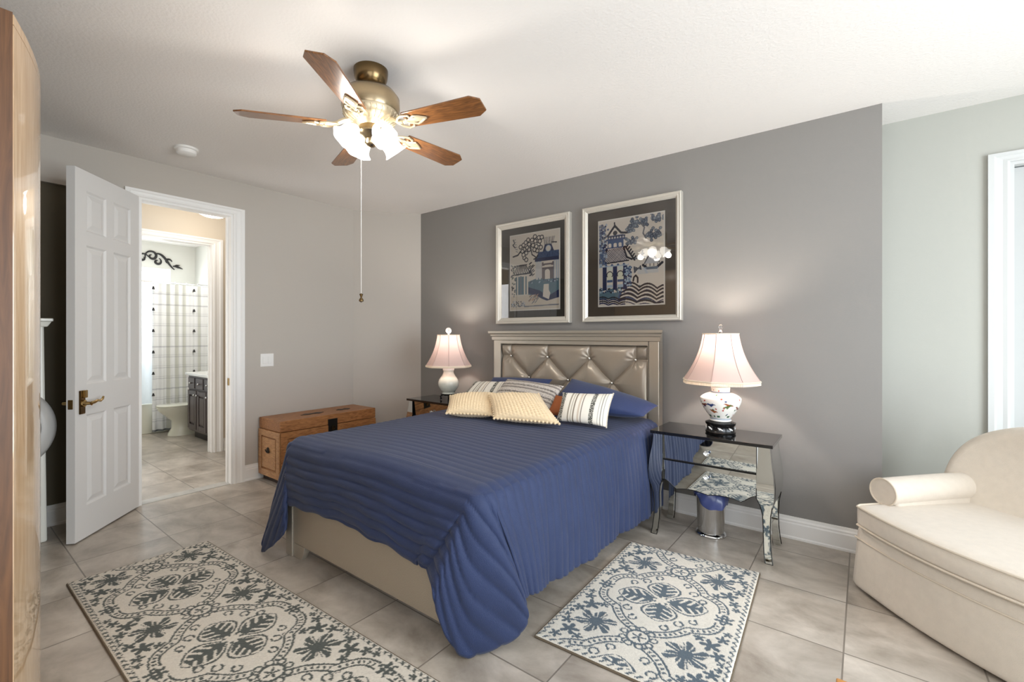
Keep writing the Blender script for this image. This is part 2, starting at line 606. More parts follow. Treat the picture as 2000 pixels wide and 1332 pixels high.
# recess wall with door opening x .66..1.5, z<2.36
g = G()
g.box(XC, 0.655, YR, YR + 0.12, 0, H)
g.box(1.52, XR, YR, YR + 0.12, 0, H)
g.box(0.655, 1.52, YR, YR + 0.12, 2.36, H)
build('wall_recess', g, M['wall_recess'], kind='structure')
# right wall with sliding door opening y .2..3.2 z<2.4
g = G()
g.box(XR, XR + 0.12, YK, 0.2, 0, H)
g.box(XR, XR + 0.12, 3.2, YR + 0.12, 0, H)
g.box(XR, XR + 0.12, 0.2, 3.2, 2.4, H)
build('wall_right', g, M['wall_recess'], kind='structure')
# back wall with unseen window added for fill light, x -.8..2.0 z .6..2.3
g = G()
g.box(-4.59, -0.8, YK - 0.12, YK, 0, H)
g.box(2.0, XR + 0.12, YK - 0.12, YK, 0, H)
g.box(-0.8, 2.0, YK - 0.12, YK, 2.3, H)
g.box(-0.8, 2.0, YK - 0.12, YK, 0, 0.6)
build('wall_back', g, M['wall'], kind='structure')
# window frames of the daylight openings
g = G()
for y in (0.2, 1.2, 2.2, 3.14):
    g.box(XR + 0.02, XR + 0.08, y, y + 0.06, 0, 2.4)
g.box(XR + 0.02, XR + 0.08, 0.2, 3.2, 2.34, 2.4)
g.box(XR + 0.02, XR + 0.08, 0.2, 3.2, 0, 0.06)
build('window_1', g, M['trim'], kind='structure')
g = G()
for x in (-0.8, 0.57, 1.94):
    g.box(x, x + 0.06, YK - 0.09, YK - 0.03, 0.6, 2.3)
g.box(-0.8, 2.0, YK - 0.09, YK - 0.03, 0.6, 0.66)
g.box(-0.8, 2.0, YK - 0.09, YK - 0.03, 2.24, 2.3)
build('fill_window_2', g, M['trim'], kind='structure')  # frame of the unseen window added for fill

# hall and bathroom shell
g = G()
g.box(-5.97, -5.85, 2.115, 3.4, 0, H)
g.box(-5.97, -5.85, 0.2, 1.36, 0, H)
g.box(-5.97, -5.85, 1.36, 2.115, 2.39, H)
build('wall_hall', g, M['wall_hall'], kind='structure')
build('wall_hall_right', G().box(-5.97, -4.59, 3.4, 3.5, 0, H), M['wall_hall'], kind='structure')
build('wall_hall_left', G().box(-5.97, -4.59, 0.1, 0.2, 0, H), M['wall_hall'], kind='structure')
build('wall_bath_right', G().box(-8.45, -5.97, 2.75, 2.87, 0, H), M['wall_bath'], kind='structure')
build('wall_bath_left', G().box(-8.45, -5.97, 0.9, 1.0, 0, H), M['wall_bath'], kind='structure')
g = G()
g.box(-8.45, -8.35, 1.0, 1.55, 0, H)
g.box(-8.45, -8.35, 2.42, 2.75, 0, H)
g.box(-8.45, -8.35, 1.55, 2.42, 2.36, H)
g.box(-8.45, -8.35, 1.55, 2.42, 0, 1.5)
build('wall_bath_back', g, M['wall_bath'], kind='structure')
# bath window
g = G()
for y in (1.55, 1.96, 2.36):
    g.box(-8.40, -8.34, y, y + 0.06, 1.5, 2.36)
g.box(-8.398, -8.342, 1.552, 2.418, 2.30, 2.358)
g.box(-8.398, -8.342, 1.552, 2.418, 1.502, 1.56)
w3 = build('window_3', g, M['trim'], kind='structure')
g = G(); g.box(-8.43, -8.415, 1.57, 2.40, 1.52, 2.34)
build('window_pane', g, M['winpane'], w3)


# baseboards
def baseboard(name, p0, p1, nrm, m=None, hgt=0.145):
    p0, p1, n = Vector((*p0, 0)), Vector((*p1, 0)), Vector((*nrm, 0)).normalized()
    prof = [(0, 0), (0.020, 0), (0.020, 0.012), (0.016, 0.020), (0.016, 0.100), (0.013, 0.108), (0.013, 0.118), (0.008, 0.128), (0.006, 0.145), (0, 0.145)]
    g = G()
    g.prism(prof, lambda d, z: p0 + n * d + Vector((0, 0, z * hgt / 0.145)), lambda d, z: p1 + n * d + Vector((0, 0, z * hgt / 0.145)))
    return build(name, g, m or M['trim'], kind='structure')


baseboard('baseboard_left', (XL, 1.87), (XL, 3.03), (1, 0))
baseboard('baseboard_niche', (XL - 0.03, YK), (XL - 0.03, 0.95), (1, 0))
baseboard('baseboard_corner', (XL, 3.03), (-4.0, YB), (0.78, -0.63))
baseboard('baseboard_bed', (-4.0, YB), (XC + 0.02, YB), (0, -1))
baseboard('baseboard_return', (XC, YB), (XC, YR), (1, 0))
baseboard('baseboard_recess', (XC, YR), (0.575, YR), (0, -1))
baseboard('baseboard_hall', (-5.85, 2.215), (-5.85, 3.4), (1, 0))
baseboard('baseboard_bath', (-7.6, 2.75), (-7.0, 2.75), (0, -1))


# casing (moulded door trim): path in plane, inner edge of opening
def casing(name, axis, face, sgn, a0, a1, ztop, w=0.092, jamb=None, m=None):
    """axis 'x': wall plane x=face, opening along y; 'y': plane y=face, opening along x. sgn = room side"""
    prof = [(0.0, 0.0), (0.0, 0.012), (0.012, 0.016), (0.030, 0.013), (0.055, 0.017), (0.066, 0.024), (w, 0.024), (w, 0.0)]
    g = G()

    def P(a, z, d):
        return (face + sgn * d, a, z) if axis == 'x' else (a, face + sgn * d, z)
    secs = []
    for (a, z, da, dz) in ((a0, 0, -1, 0), (a0, ztop, -1, 1), (a1, ztop, 1, 1), (a1, 0, 1, 0)):
        secs.append([P(a + da * o, z + dz * o * 0.62, d) for o, d in prof])
    g.loft(secs)
    if jamb:
        j0, j1 = jamb
        t = 0.018
        for (b0, b1) in ((a0 - 0.004, a0 + t), (a1 - t, a1 + 0.004)):
            if axis == 'x':
                g.box(min(j0, j1), max(j0, j1), b0, b1, 0, ztop - t)
            else:
                g.box(b0, b1, min(j0, j1), max(j0, j1), 0, ztop - t)
        if axis == 'x':
            g.box(min(j0, j1), max(j0, j1), a0 - 0.004, a1 + 0.004, ztop - t, ztop + 0.004)
            g.box(face - sgn * 0.075, face - sgn * 0.06, a1 - t - 0.012, a1 - t, 0, ztop - t)
        else:
            g.box(a0 - 0.004, a1 + 0.004, min(j0, j1), max(j0, j1), ztop - t, ztop + 0.004)
    return build(name, g, m or M['trim'], kind='structure')


t1 = casing('trim_1', 'x', XL, 1, 1.085, 1.777, 2.435, jamb=(XL, -4.59))
g = G(); g.box(-4.535, -4.505, 1.752, 1.7595, 0.89, 0.955)
build('strike_plate', g, M['brass'], t1)
g = G(); g.box(-4.528, -4.512, 1.750, 1.7525, 0.905, 0.94)
casing('trim_2', 'x', -5.85, 1, 1.36, 2.115, 2.39, jamb=(-5.85, -5.97))
casing('trim_3', 'y', YR, -1, 0.667, 1.51, 2.36, jamb=(YR, YR + 0.12), m=M['trim_dimmed'])
build('trim_4', G().box(-4.59, -4.478, 1.09, 1.772, -0.001, 0.004), M['saddle'], kind='structure')


# ------------------------------------------------------------------ panelled doors
def panel_door(W, Ht, T, cols, rows, base=0.01):
    """front face y=0, back face y=-T; raised panels on both faces"""
    g = G()
    xs = [0.0]
    for a, b in cols:
        xs += [a, b]
    xs.append(W)
    zs = [base]
    for a, b in rows:
        zs += [a, b]
    zs.append(base + Ht)
    for side in (0, 1):
        y = 0.0 if side == 0 else -T
        d = -0.010 if side == 0 else 0.010
        for i in range(len(xs) - 1):
            for j in range(len(zs) - 1):
                x0, x1, z0, z1 = xs[i], xs[i + 1], zs[j], zs[j + 1]
                if i % 2 == 1 and j % 2 == 1:
                    # sunk moulding + raised field
                    rings = [(0, 0), (0.012, d), (0.022, d), (0.050, d * 0.15)]
                    prev = None
                    for ins, dd in rings:
                        cur = [(x0 + ins, y + dd, z0 + ins), (x1 - ins, y + dd, z0 + ins), (x1 - ins, y + dd, z1 - ins), (x0 + ins, y + dd, z1 - ins)]
                        if prev:
                            g.add(prev + cur, [(0, 1, 5, 4), (1, 2, 6, 5), (2, 3, 7, 6), (3, 0, 4, 7)])
                        prev = cur
                    g.add(prev, [(0, 1, 2, 3)])
                else:
                    g.add([(x0, y, z0), (x1, y, z0), (x1, y, z1), (x0, y, z1)], [(0, 1, 2, 3)])
    z0, z1 = base, base + Ht
    g.add([(0, 0, z0), (0, -T, z0), (0, -T, z1), (0, 0, z1)], [(0, 1, 2, 3)])
    g.add([(W, 0, z0), (W, -T, z0), (W, -T, z1), (W, 0, z1)], [(0, 1, 2, 3)])
    g.add([(0, 0, z1), (W, 0, z1), (W, -T, z1), (0, -T, z1)], [(0, 1, 2, 3)])
    g.add([(0, 0, z0), (W, 0, z0), (W, -T, z0), (0, -T, z0)], [(0, 1, 2, 3)])
    return g


ROWS = [(0.22, 0.82), (1.02, 1.94), (2.03, 2.30)]
DW = 0.655
d1 = bpy.data.objects.new('door_1', None)
C.objects.link(d1)
d1.location = (-4.434, 1.075, 0)
d1.rotation_euler = (0, 0, math.atan2(-0.445, 0.475))
d1['kind'] = 'structure'
build('door_leaf', panel_door(DW, 2.42, 0.050, [(0.10, 0.29), (0.365, 0.555)], ROWS), M['door'], d1)
# handle: escutcheon, lever, latch on the edge
g = G(); g.box(0.575, 0.625, 0, 0.010, 0.83, 0.985)
eh = build('escutcheon', g, M['brass_dark'], d1, bevel=0.006)
g = G()
g.box(0.572, 0.602, 0.010, 0.022, 0.935, 0.985)
build('thumb_turn', g, M['brass'], d1, bevel=0.004)
g = G()
ax = Matrix.Rotation(-PI / 2, 3, 'X')
g.lathe([(0.022, 0), (0.022, 0.012), (0.012, 0.018), (0.010, 0.045), (0.014, 0.052), (0.0, 0.056)], 20, (0.598, 0.008, 0.90), ax)
g.tube([(0.598, 0.055, 0.90), (0.575, 0.062, 0.905), (0.545, 0.060, 0.912), (0.515, 0.058, 0.905), (0.492, 0.056, 0.915), (0.480, 0.054, 0.930)], [0.010, 0.010, 0.009, 0.008, 0.008, 0.006], 10)
build('lever_handle', g, M['brass'], d1, smooth=True)
g = G(); g.box(0.655, 0.658, -0.038, -0.012, 0.87, 0.93)
build('latch_plate', g, M['brass'], d1)
g = G()
g.lathe([(0.022, 0), (0.022, 0.012), (0.012, 0.018), (0.010, 0.05), (0.0, 0.056)], 20, (0.598, -0.058, 0.90), Matrix.Rotation(PI / 2, 3, 'X'))
g.tube([(0.598, -0.105, 0.90), (0.560, -0.112, 0.905), (0.520, -0.110, 0.905), (0.485, -0.106, 0.915)], [0.010, 0.010, 0.008, 0.006], 10)
build('back_lever', g, M['brass'], d1, smooth=True)
# white panelled door of the recess
d2 = bpy.data.objects.new('door_2', None)
C.objects.link(d2)
d2.location = (0.688, YR + 0.055, 0)
d2.rotation_euler = (0, 0, 0)
d2['kind'] = 'structure'
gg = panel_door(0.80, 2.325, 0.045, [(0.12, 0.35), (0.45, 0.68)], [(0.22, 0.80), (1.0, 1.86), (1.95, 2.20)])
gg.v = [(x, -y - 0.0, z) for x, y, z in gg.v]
build('door_leaf', gg, M['door_dimmed'], d2)


# ------------------------------------------------------------------ small fixtures
t = thing('smoke_detector', 'round white smoke detector on the ceiling near the open door', 'smoke detector', (-3.965, 1.25, H))
g = G(); g.lathe([(0.078, 0), (0.078, -0.014), (0.070, -0.018)], 32)
build('base', g, M['white_plastic'], t, smooth=True)
g = G(); g.lathe([(0.066, -0.018), (0.064, -0.040), (0.052, -0.050), (0.0, -0.052)], 32)
build('cover', g, M['white_plastic'], t, smooth=True)

t = thing('light_switch', 'white double rocker light switch plate on the greige wall beside the open doorway', 'switch', (XL, 2.078, 1.107))
g = G(); g.box(0, 0.007, -0.0625, 0.0625, -0.062, 0.062)
build('plate', g, M['white_plastic'], t, bevel=0.004)
for y in (-0.024, 0.024):
    g = G(); g.box(0.007, 0.012, y - 0.017, y + 0.017, -0.034, 0.034)
    build('rocker', g, M['white_plastic'], t, bevel=0.002)

# ------------------------------------------------------------------ ceiling fan
FX, FY = -2.035, 1.487
fan = thing('ceiling_fan', 'brass ceiling fan with five wooden blades and lit tulip glass shades', 'ceiling fan', (FX, FY, H))
g = G(); g.lathe([(0.088, 0), (0.088, -0.012), (0.084, -0.045), (0.068, -0.085), (0.045, -0.095), (0.03, -0.1)], 40)
build('canopy', g, M['brass_dark'], fan, smooth=True, angle=60)
g = G()
g.lathe([(0.03, -0.095), (0.07, -0.10), (0.125, -0.118), (0.148, -0.15), (0.150, -0.20), (0.142, -0.225)], 48)
build('motor_housing', g, M['fan_metal'], fan, smooth=True, angle=60)
g = G()
g.lathe([(0.140, -0.225), (0.138, -0.25), (0.120, -0.272), (0.075, -0.285), (0.06, -0.30)], 48)
for k in range(30):
    a = 2 * PI * k / 30
    ca, sa = math.cos(a), math.sin(a)
    g.tube([(0.140 * ca, 0.140 * sa, -0.236), (0.124 * ca, 0.124 * sa, -0.268), (0.09 * ca, 0.09 * sa, -0.284)], 0.005, 6)
build('vent_ring', g, M['iron'], fan, smooth=True)
ZB = 2.442 - H


def blade_part():
    g = G()
    out = [(0.215, -0.054), (0.60, -0.070), (0.645, -0.040), (0.645, 0.040), (0.60, 0.070), (0.215, 0.054)]
    g.prism(out, lambda x, y: (x, y, -0.004), lambda x, y: (x, y, 0.004))
    return g


def iron_part():
    g = G()
    g.tube([(0.10, 0, 0.030), (0.135, 0, 0.020), (0.165, 0, 0.004), (0.20, 0, -0.008)], [0.016, 0.013, 0.012, 0.010], 8)
    for s in (-1, 1):
        g.tube([(0.16, 0, 0.0), (0.185, s * 0.030, -0.007), (0.215, s * 0.047, -0.010), (0.245, s * 0.040, -0.010), (0.255, s * 0.018, -0.010), (0.235, s * 0.010, -0.010), (0.225, s * 0.022, -0.010)], 0.0065, 8)
        g.tube([(0.20, 0, -0.009), (0.24, s * 0.012, -0.010), (0.275, s * 0.030, -0.010), (0.30, s * 0.020, -0.010), (0.335, 0, -0.010)], 0.006, 8)
    g.prism([(0.19, -0.012), (0.30, -0.018), (0.335, 0), (0.30, 0.018), (0.19, 0.012)], lambda x, y: (x, y, -0.010), lambda x, y: (x, y, -0.005))
    return g


me_b = None
for k in range(5):
    a = math.radians(-127.3 + 72 * k)
    if me_b is None:
        b = build('blade', blade_part(), M['blade'], fan, bevel=0.002)
        i = build('blade_iron', iron_part(), M['iron'], b, smooth=True)
        me_b = (b, i)
    else:
        b = me_b[0].copy(); C.objects.link(b); b.parent = fan
        i = me_b[1].copy(); C.objects.link(i); i.parent = b
    b.location = (0, 0, ZB)
    b.rotation_euler = Matrix.Rotation(a, 3, 'Z').to_euler()
    b.rotation_euler = (Matrix.Rotation(a, 3, 'Z') @ Matrix.Rotation(math.radians(-12), 3, 'X')).to_euler()
g = G()
g.lathe([(0.06, -0.295), (0.062, -0.315), (0.070, -0.325), (0.070, -0.338), (0.045, -0.352), (0.030, -0.365), (0.034, -0.385), (0.020, -0.40), (0.0, -0.405)], 32)
SH = [math.radians(-51.5 + v) for v in (42, 132, 222, 312)]
KS = 0.86
SZ = -0.330
for a in SH:
    ca, sa = math.cos(a), math.sin(a)
    g.tube([(0.05 * ca, 0.05 * sa, SZ), (0.072 * ca, 0.072 * sa, SZ + 0.006), (0.086 * ca, 0.086 * sa, SZ)], 0.009, 8)
build('light_kit', g, M['fan_metal'], fan, smooth=True, angle=60)
for n_, a in enumerate(SH):
    ca, sa = math.cos(a), math.sin(a)
    R = Matrix.Rotation(a, 3, 'Z') @ Matrix.Rotation(math.radians(138), 3, 'Y')
    org = Vector((0.086 * ca, 0.086 * sa, SZ))
    prof = [(0.022, -0.01), (0.030, 0.0), (0.048, 0.022), (0.056, 0.045), (0.056, 0.070), (0.062, 0.092), (0.076, 0.108), (0.072, 0.106), (0.058, 0.090), (0.049, 0.068), (0.047, 0.03), (0.02, 0.002)]
    g = G()
    seg = 36
    vs = []
    for i in range(seg):
        th = 2 * PI * i / seg
        for r, z in prof:
            fl_ = 1 + 0.05 * math.cos(6 * th) * ss(0.06, 0.108, z)
            vs.append(R @ Vector((r * fl_ * math.cos(th), r * fl_ * math.sin(th), z)) * KS + org)
    n = len(prof)
    g.add(vs, [(i * n + k, ((i + 1) % seg) * n + k, ((i + 1) % seg) * n + (k + 1) % n, i * n + (k + 1) % n) for i in range(seg) for k in range(n)])
    build('lamp_shade', g, M['shade_glass'], fan, smooth=True, angle=180)
    q = R @ Vector((0, 0, 0.118)) + org
    point('fan_bulb', q, 4.6, (1.0, 0.95, 0.88), 0.035, fan)
# pull chain
px, py = -0.040, -0.032
g = G()
g.tube([(px * 0.6, py * 0.6, -0.345), (px, py, -0.36), (px, py, 1.565 - H)], 0.0011, 6)
build('pull_chain', g, M['white_plastic'], fan)
g = G(); g.lathe([(0.0, 0.045), (0.010, 0.040), (0.004, 0.022), (0.012, 0.010), (0.012, 0.002), (0.0, -0.004)], 16, (px, py, 1.522 - H))
build('pull_knob', g, M['brass_dark'], fan, smooth=True)

# ------------------------------------------------------------------ wardrobe (bow front, lacquered)
WX, WY = -1.971, 0.174
wd = thing('wardrobe', 'tall blond lacquered bow-front wardrobe at the left edge of the photo', 'wardrobe', (WX, WY, 0))
WH = 2.30
curve = [(-0.0125, 0.0045), (-0.066, 0.022), (-0.140, 0.045), (-0.257, 0.076), (-0.391, 0.104), (-0.492, 0.118), (-0.62, 0.124), (-0.76, 0.118), (-0.90, 0.098), (-1.02, 0.066), (-1.12, 0.028), (-1.177, 0.006)]


def smooth_curve(pts, n):
    P = [Vector((*p, 0)) for p in pts]
    out = []
    m = len(P) - 1
    for i in range(n + 1):
        t = i / n * m
        k = min(int(t), m - 1)
        u = t - k
        p0, p1, p2, p3 = P[max(k - 1, 0)], P[k], P[k + 1], P[min(k + 2, m)]
        q = 0.5 * ((2 * p1) + (p2 - p0) * u + (2 * p0 - 5 * p1 + 4 * p2 - p3) * u * u + (3 * p1 - p0 - 3 * p2 + p3) * u ** 3)
        out.append((q.x, q.y))
    return out


fc = smooth_curve(curve, 60)
mid = 30
for nm, z0, z1 in (('plinth', 0.0, 0.10), ('cornice', WH - 0.03, WH)):
    g = G()
    poly = fc + [(-1.168, -0.03), (-0.0125, -0.03)]
    g.prism(poly, lambda x, y: (x, y, z0), lambda x, y: (x, y, z1))
    build(nm, g, M['wardrobe'], wd, smooth=True)
for lo, hi in ((0, 30), (30, 60)):
    seg = fc[lo:hi + 1]
    g = G()
    inner = [(x, y - 0.025) for x, y in seg]
    g.prism(seg + inner[::-1], lambda x, y: (x, y, 0.102), lambda x, y: (x, y, WH - 0.032))
    dd = build('door', g, M['wardrobe'], wd, smooth=True)
g = G()
g.box(-0.012, 0.0, -0.60, 0.001, 0, WH + 0.001)
build('side_panel', g, M['wardrobe_side'], wd)
g = G(); g.box(-1.19, -1.178, -0.60, 0.001, 0, WH)
build('side_panel', g, M['wardrobe_side'], wd)
g = G(); g.box(-1.168, -0.022, -0.60, -0.58, 0, WH); g.box(-1.168, -0.022, -0.58, -0.03, WH - 0.02, WH); g.box(-1.168, -0.022, -0.58, -0.03, 0.08, 0.10)
build('carcass', g, M['wardrobe_side'], wd)

# ------------------------------------------------------------------ white washer-like cabinet behind the wardrobe
t = thing('washing_machine', 'tall white cabinet with grey round door, half hidden behind the wardrobe', 'washing machine', (-4.160, 0.527, 0))
g = G()
g.frustum((-0.15, -0.31), (0.145, 0.31), (-0.156, -0.316), (0.138, 0.302), 0.0, 1.41)
build('cabinet', g, M['appliance'], t, bevel=0.012)
g = G()
g.frustum((-0.15, -0.31), (0.147, 0.31), (-0.145, -0.305), (0.150, 0.325), 1.40, 1.435)
g.box(-0.30, 0.022, -0.63, 0.025, 1.435, 1.455)
build('cap', g, M['appliance'], t, bevel=0.005)
ax = Matrix.Rotation(PI / 2, 3, 'Y')
g = G()
g.lathe([(0.285, 0.0), (0.282, 0.025), (0.262, 0.055), (0.225, 0.068), (0.205, 0.066), (0.198, 0.055), (0.19, 0.0)], 56, (-0.015, -0.24, 0.752), ax)
dr = build('round_door', g, M['grey_plastic'], t, smooth=True, angle=50)
g = G()
g.lathe([(0.19, 0.0), (0.188, 0.045), (0.165, 0.060), (0.150, 0.052), (0.145, 0.0)], 56, (-0.015, -0.24, 0.752), ax)
build('inner_ring', g, M['grey_plastic_dark'], dr, smooth=True, angle=50)
g = G()
g.lathe([(0.145, 0.0), (0.140, 0.05), (0.09, 0.078), (0.0, 0.088)], 48, (-0.015, -0.24, 0.752), ax)
build('porthole', g, M['appliance'], dr, smooth=True, angle=70)

# ------------------------------------------------------------------ camphor chest
ch = thing('wooden_chest', 'carved brown wooden chest with dark lock plate standing below the greige wall', 'chest', (-4.05, 2.0, 0))
W2, D2_, HB, HC = 1.01, 0.395, 0.475, 0.578
g = G()
g.box(-D2_, 0, 0, W2, 0.055, HB)
bd = build('body', g, [M['chest']], ch, bevel=0.004)
g = G(); g.box(-D2_ - 0.003, 0.004, -0.004, W2 + 0.004, HB + 0.003, HC)
ld = build('lid', g, M['chest'], ch, bevel=0.006)
# end board facing the door, frame and sunk panel
g = G()
g.box(-D2_, 0, -0.012, -0.0005, 0.055, 0.115); g.box(-D2_, 0, -0.012, -0.0005, 0.42, HB)
g.box(-D2_, -D2_ + 0.05, -0.012, -0.0005, 0.115, 0.42); g.box(-0.06, 0, -0.012, -0.0005, 0.115, 0.42)
g.box(-D2_ + 0.065, -0.075, -0.010, -0.0005, 0.13, 0.405)
build('end_panel', g, M['chest_end'], ch, bevel=0.003)
g = G()
g.box(0.0005, 0.012, 0, W2, 0.055, 0.115); g.box(0.0005, 0.012, 0, W2, 0.42, HB)
g.box(0.0005, 0.012, 0, 0.06, 0.115, 0.42); g.box(0.0005, 0.012, W2 - 0.06, W2, 0.115, 0.42)
g.box(0.0005, 0.010, 0.075, W2 - 0.075, 0.13, 0.405)
build('front_panel', g, M['chest'], ch, bevel=0.003)
g = G()
g.box(0.0055, 0.014, 0.46, 0.56, 0.40, 0.535)
lk = build('lock_plate', g, M['lock'], ch, bevel=0.003)
g = G(); g.lathe([(0.022, 0), (0.022, 0.008), (0.0, 0.012)], 20, (0.014, 0.51, 0.45), Matrix.Rotation(PI / 2, 3, 'Y'))
build('hasp', g, M['brass_dark'], lk, smooth=True)
g = G()
hx, hz = -0.205, 0.30
g.tube([(hx + 0.035 * math.cos(a), -0.020 - 0.004 * math.sin(a), hz + 0.026 * math.sin(a)) for a in np.linspace(PI, 2 * PI, 9)], 0.005, 8)
g.lathe([(0.024, 0), (0.020, 0.005), (0.0, 0.006)], 16, (hx, -0.012, hz), Matrix.Rotation(PI / 2, 3, 'X'))
build('ring_handle', g, M['lock'], ch, smooth=True)
for y0, y1 in ((0.03, 0.16), (W2 - 0.16, W2 - 0.03)):
    g = G(); g.box(-D2_ + 0.01, -0.01, y0, y1, 0, 0.055)
    build('foot', g, M['chest_dark'], ch, bevel=0.004)
for y0, L_ in ((0.28, 0.24), (0.66, 0.16)):
    g = G()
    ol = [(x * 0.045 * (0.7 + 0.3 * math.cos(6 * a)), y0 + L_ / 2 + L_ / 2 * y) for a, x, y in [(2 * PI * k / 28, math.sin(2 * PI * k / 28), math.cos(2 * PI * k / 28)) for k in range(28)]]
    g.prism(ol, lambda x, y: (-0.17 + x, y, HC + 0.0005), lambda x, y: (-0.17 + x, y, HC + 0.003))
    build('carved_inlay', g, M['chest_dark'], ld)

# ------------------------------------------------------------------ bed
BX0, BX1, BF, BH = -2.80, -1.225, 1.42, 3.50
bed = thing('bed', 'queen bed with pewter tufted headboard and champagne silver frame against the grey wall', 'bed', (-2.012, 2.5, 0))


def bp(x, y, z=0):
    return (x + 2.012, y - 2.5, z)


def bbox(g, x0, x1, y0, y1, z0, z1):
    g.box(x0 + 2.012, x1 + 2.012, y0 - 2.5, y1 - 2.5, z0, z1)


g = G()
bbox(g, -2.832, -2.750, 3.50, 3.585, 0, 1.30)
bbox(g, -1.302, -1.220, 3.50, 3.585, 0, 1.30)
bbox(g, -2.750, -1.302, 3.50, 3.585, 1.262, 1.30)
bbox(g, -2.750, -1.302, 3.55, 3.585, 0.30, 1.262)
build('headboard', g, M['champagne'], bed, bevel=0.005)
g = G()
prof = [(0.0, 1.296), (-0.012, 1.300), (-0.014, 1.330), (-0.022, 1.338), (-0.024, 1.352), (-0.038, 1.364), (-0.040, 1.384), (0.05, 1.384), (0.08, 1.384), (0.08, 1.296)]
secs = []
for x, s in ((-2.832, -1), (-1.220, 1)):
    secs.append([bp(x + s * (-d if d < 0 else 0), 3.50 + d, z) for d, z in prof])
g.loft(secs)
build('crown_moulding', g, M['champagne'], bed)
# tufted panel
bt1 = [-2.641, -2.231, -1.817, -1.414]
bt2 = [-2.433, -2.023, -1.616]
zr = [1.150, 0.955, 0.76]
btn = [(x, zr[0]) for x in bt1] + [(x, zr[1]) for x in bt2] + [(x, zr[2]) for x in bt1]
segs = []
for x in bt1:
    segs.append(((x, zr[0]), (x, 1.262)))
    for x2 in bt2:
        if abs(x - x2) < 0.25:
            segs.append(((x, zr[0]), (x2, zr[1])))
            segs.append(((x2, zr[1]), (x, zr[2])))
segs.append(((bt1[0], zr[0]), (-2.75, zr[0] + 0.0)))
segs.append(((bt1[3], zr[0]), (-1.302, zr[0] + 0.0)))
nx, nz = 300, 130
X, Z = np.meshgrid(np.linspace(-2.75, -1.302, nx), np.linspace(0.62, 1.262, nz), indexing='ij')
d = np.full(X.shape, 9.0)
for (ax_, az), (bx_, bz) in segs:
    vx, vz = bx_ - ax_, bz - az
    tt = np.clip(((X - ax_) * vx + (Z - az) * vz) / (vx * vx + vz * vz), 0, 1)
    d = np.minimum(d, np.hypot(X - ax_ - tt * vx, Z - az - tt * vz))
db = np.full(X.shape, 9.0)
for x, z in btn:
    db = np.minimum(db, np.hypot(X - x, Z - z))
ed = np.minimum(np.minimum(X + 2.75, -1.302 - X), 1.262 - Z)
hgt = 0.050 * (1 - np.exp(-d / 0.034)) ** 0.75 + 0.010
hgt *= 1 - np.exp(-db / 0.030) * 0.75
hgt *= np.clip(1 - np.exp(-ed / 0.018), 0, 1) * 0.85 + 0.15
# leather gathers radiating from the buttons
for x, z in btn:
    th = np.arctan2(Z - z, X - x); r = np.hypot(X - x, Z - z)
    hgt += 0.0022 * np.cos(th * 9 + x * 30) * np.exp(-((r - 0.045) / 0.03) ** 2)
P = [[bp(X[i, j], 3.547 - hgt[i, j], Z[i, j]) for j in range(nz)] for i in range(nx)]
g = G(); g.grid(P)
tp = build('tufted_panel', g, M['leather'], bed, smooth=True, angle=180)
for x, z in btn[:7]:
    g = G(); g.sphere(bp(x, 3.527, z), 0.013, 14, 8)
    build('button', g, M['button'], tp, smooth=True, angle=180)
# foot and sides
g = G()
bbox(g, -2.72, -1.37, 1.425, 1.465, 0.085, 0.40)
build('footboard', g, M['champ_panel'], bed, bevel=0.004)
for x0, x1, s in ((-2.795, -2.72, 1), (-1.375, -1.325, -1)):
    g = G()
    bbox(g, x0, x1, 1.415 if s > 0 else 1.466, 1.49 if s > 0 else 1.53, 0, 0.40)
    xa = x1 if s > 0 else x0
    if s > 0:
        g.prism([(0, 0.0), (0.085, 0.0), (0.115, 0.045), (0.125, 0.085), (0, 0.085)],
                lambda u, z: bp(xa + s * u, 1.425, z), lambda u, z: bp(xa + s * u, 1.465, z))
    build('bracket_leg', g, M['champagne'], bed, bevel=0.003)
for x0, x1 in ((-2.795, -2.765), (-1.26, -1.230)):
    g = G(); bbox(g, x0, x1, 1.49 if x0 < -2 else 1.66, 3.50, 0.10 if x0 < -2 else 0.24, 0.38)
    build('side_rail', g, M['champ_panel'], bed, bevel=0.003)
g = G(); bbox(g, -2.755, -1.272, 1.505, 3.47, 0.20, 0.40)
build('box_spring', g, M['mattress'], bed, bevel=0.06, bseg=4)
g = G(); bbox(g, -2.765, -1.245, 1.47, 3.475, 0.402, 0.685)
build('mattress', g, M['mattress'], bed, bevel=0.085, bseg=5)

# ------------------------------------------------------------------ quilt
QW = 0.058
qxL, qxR, qyF, qyH, qz = -2.795, -1.195, 1.395, 3.40, 0.715
ri = 0.085
DROP = 0.50
TA = 0.26


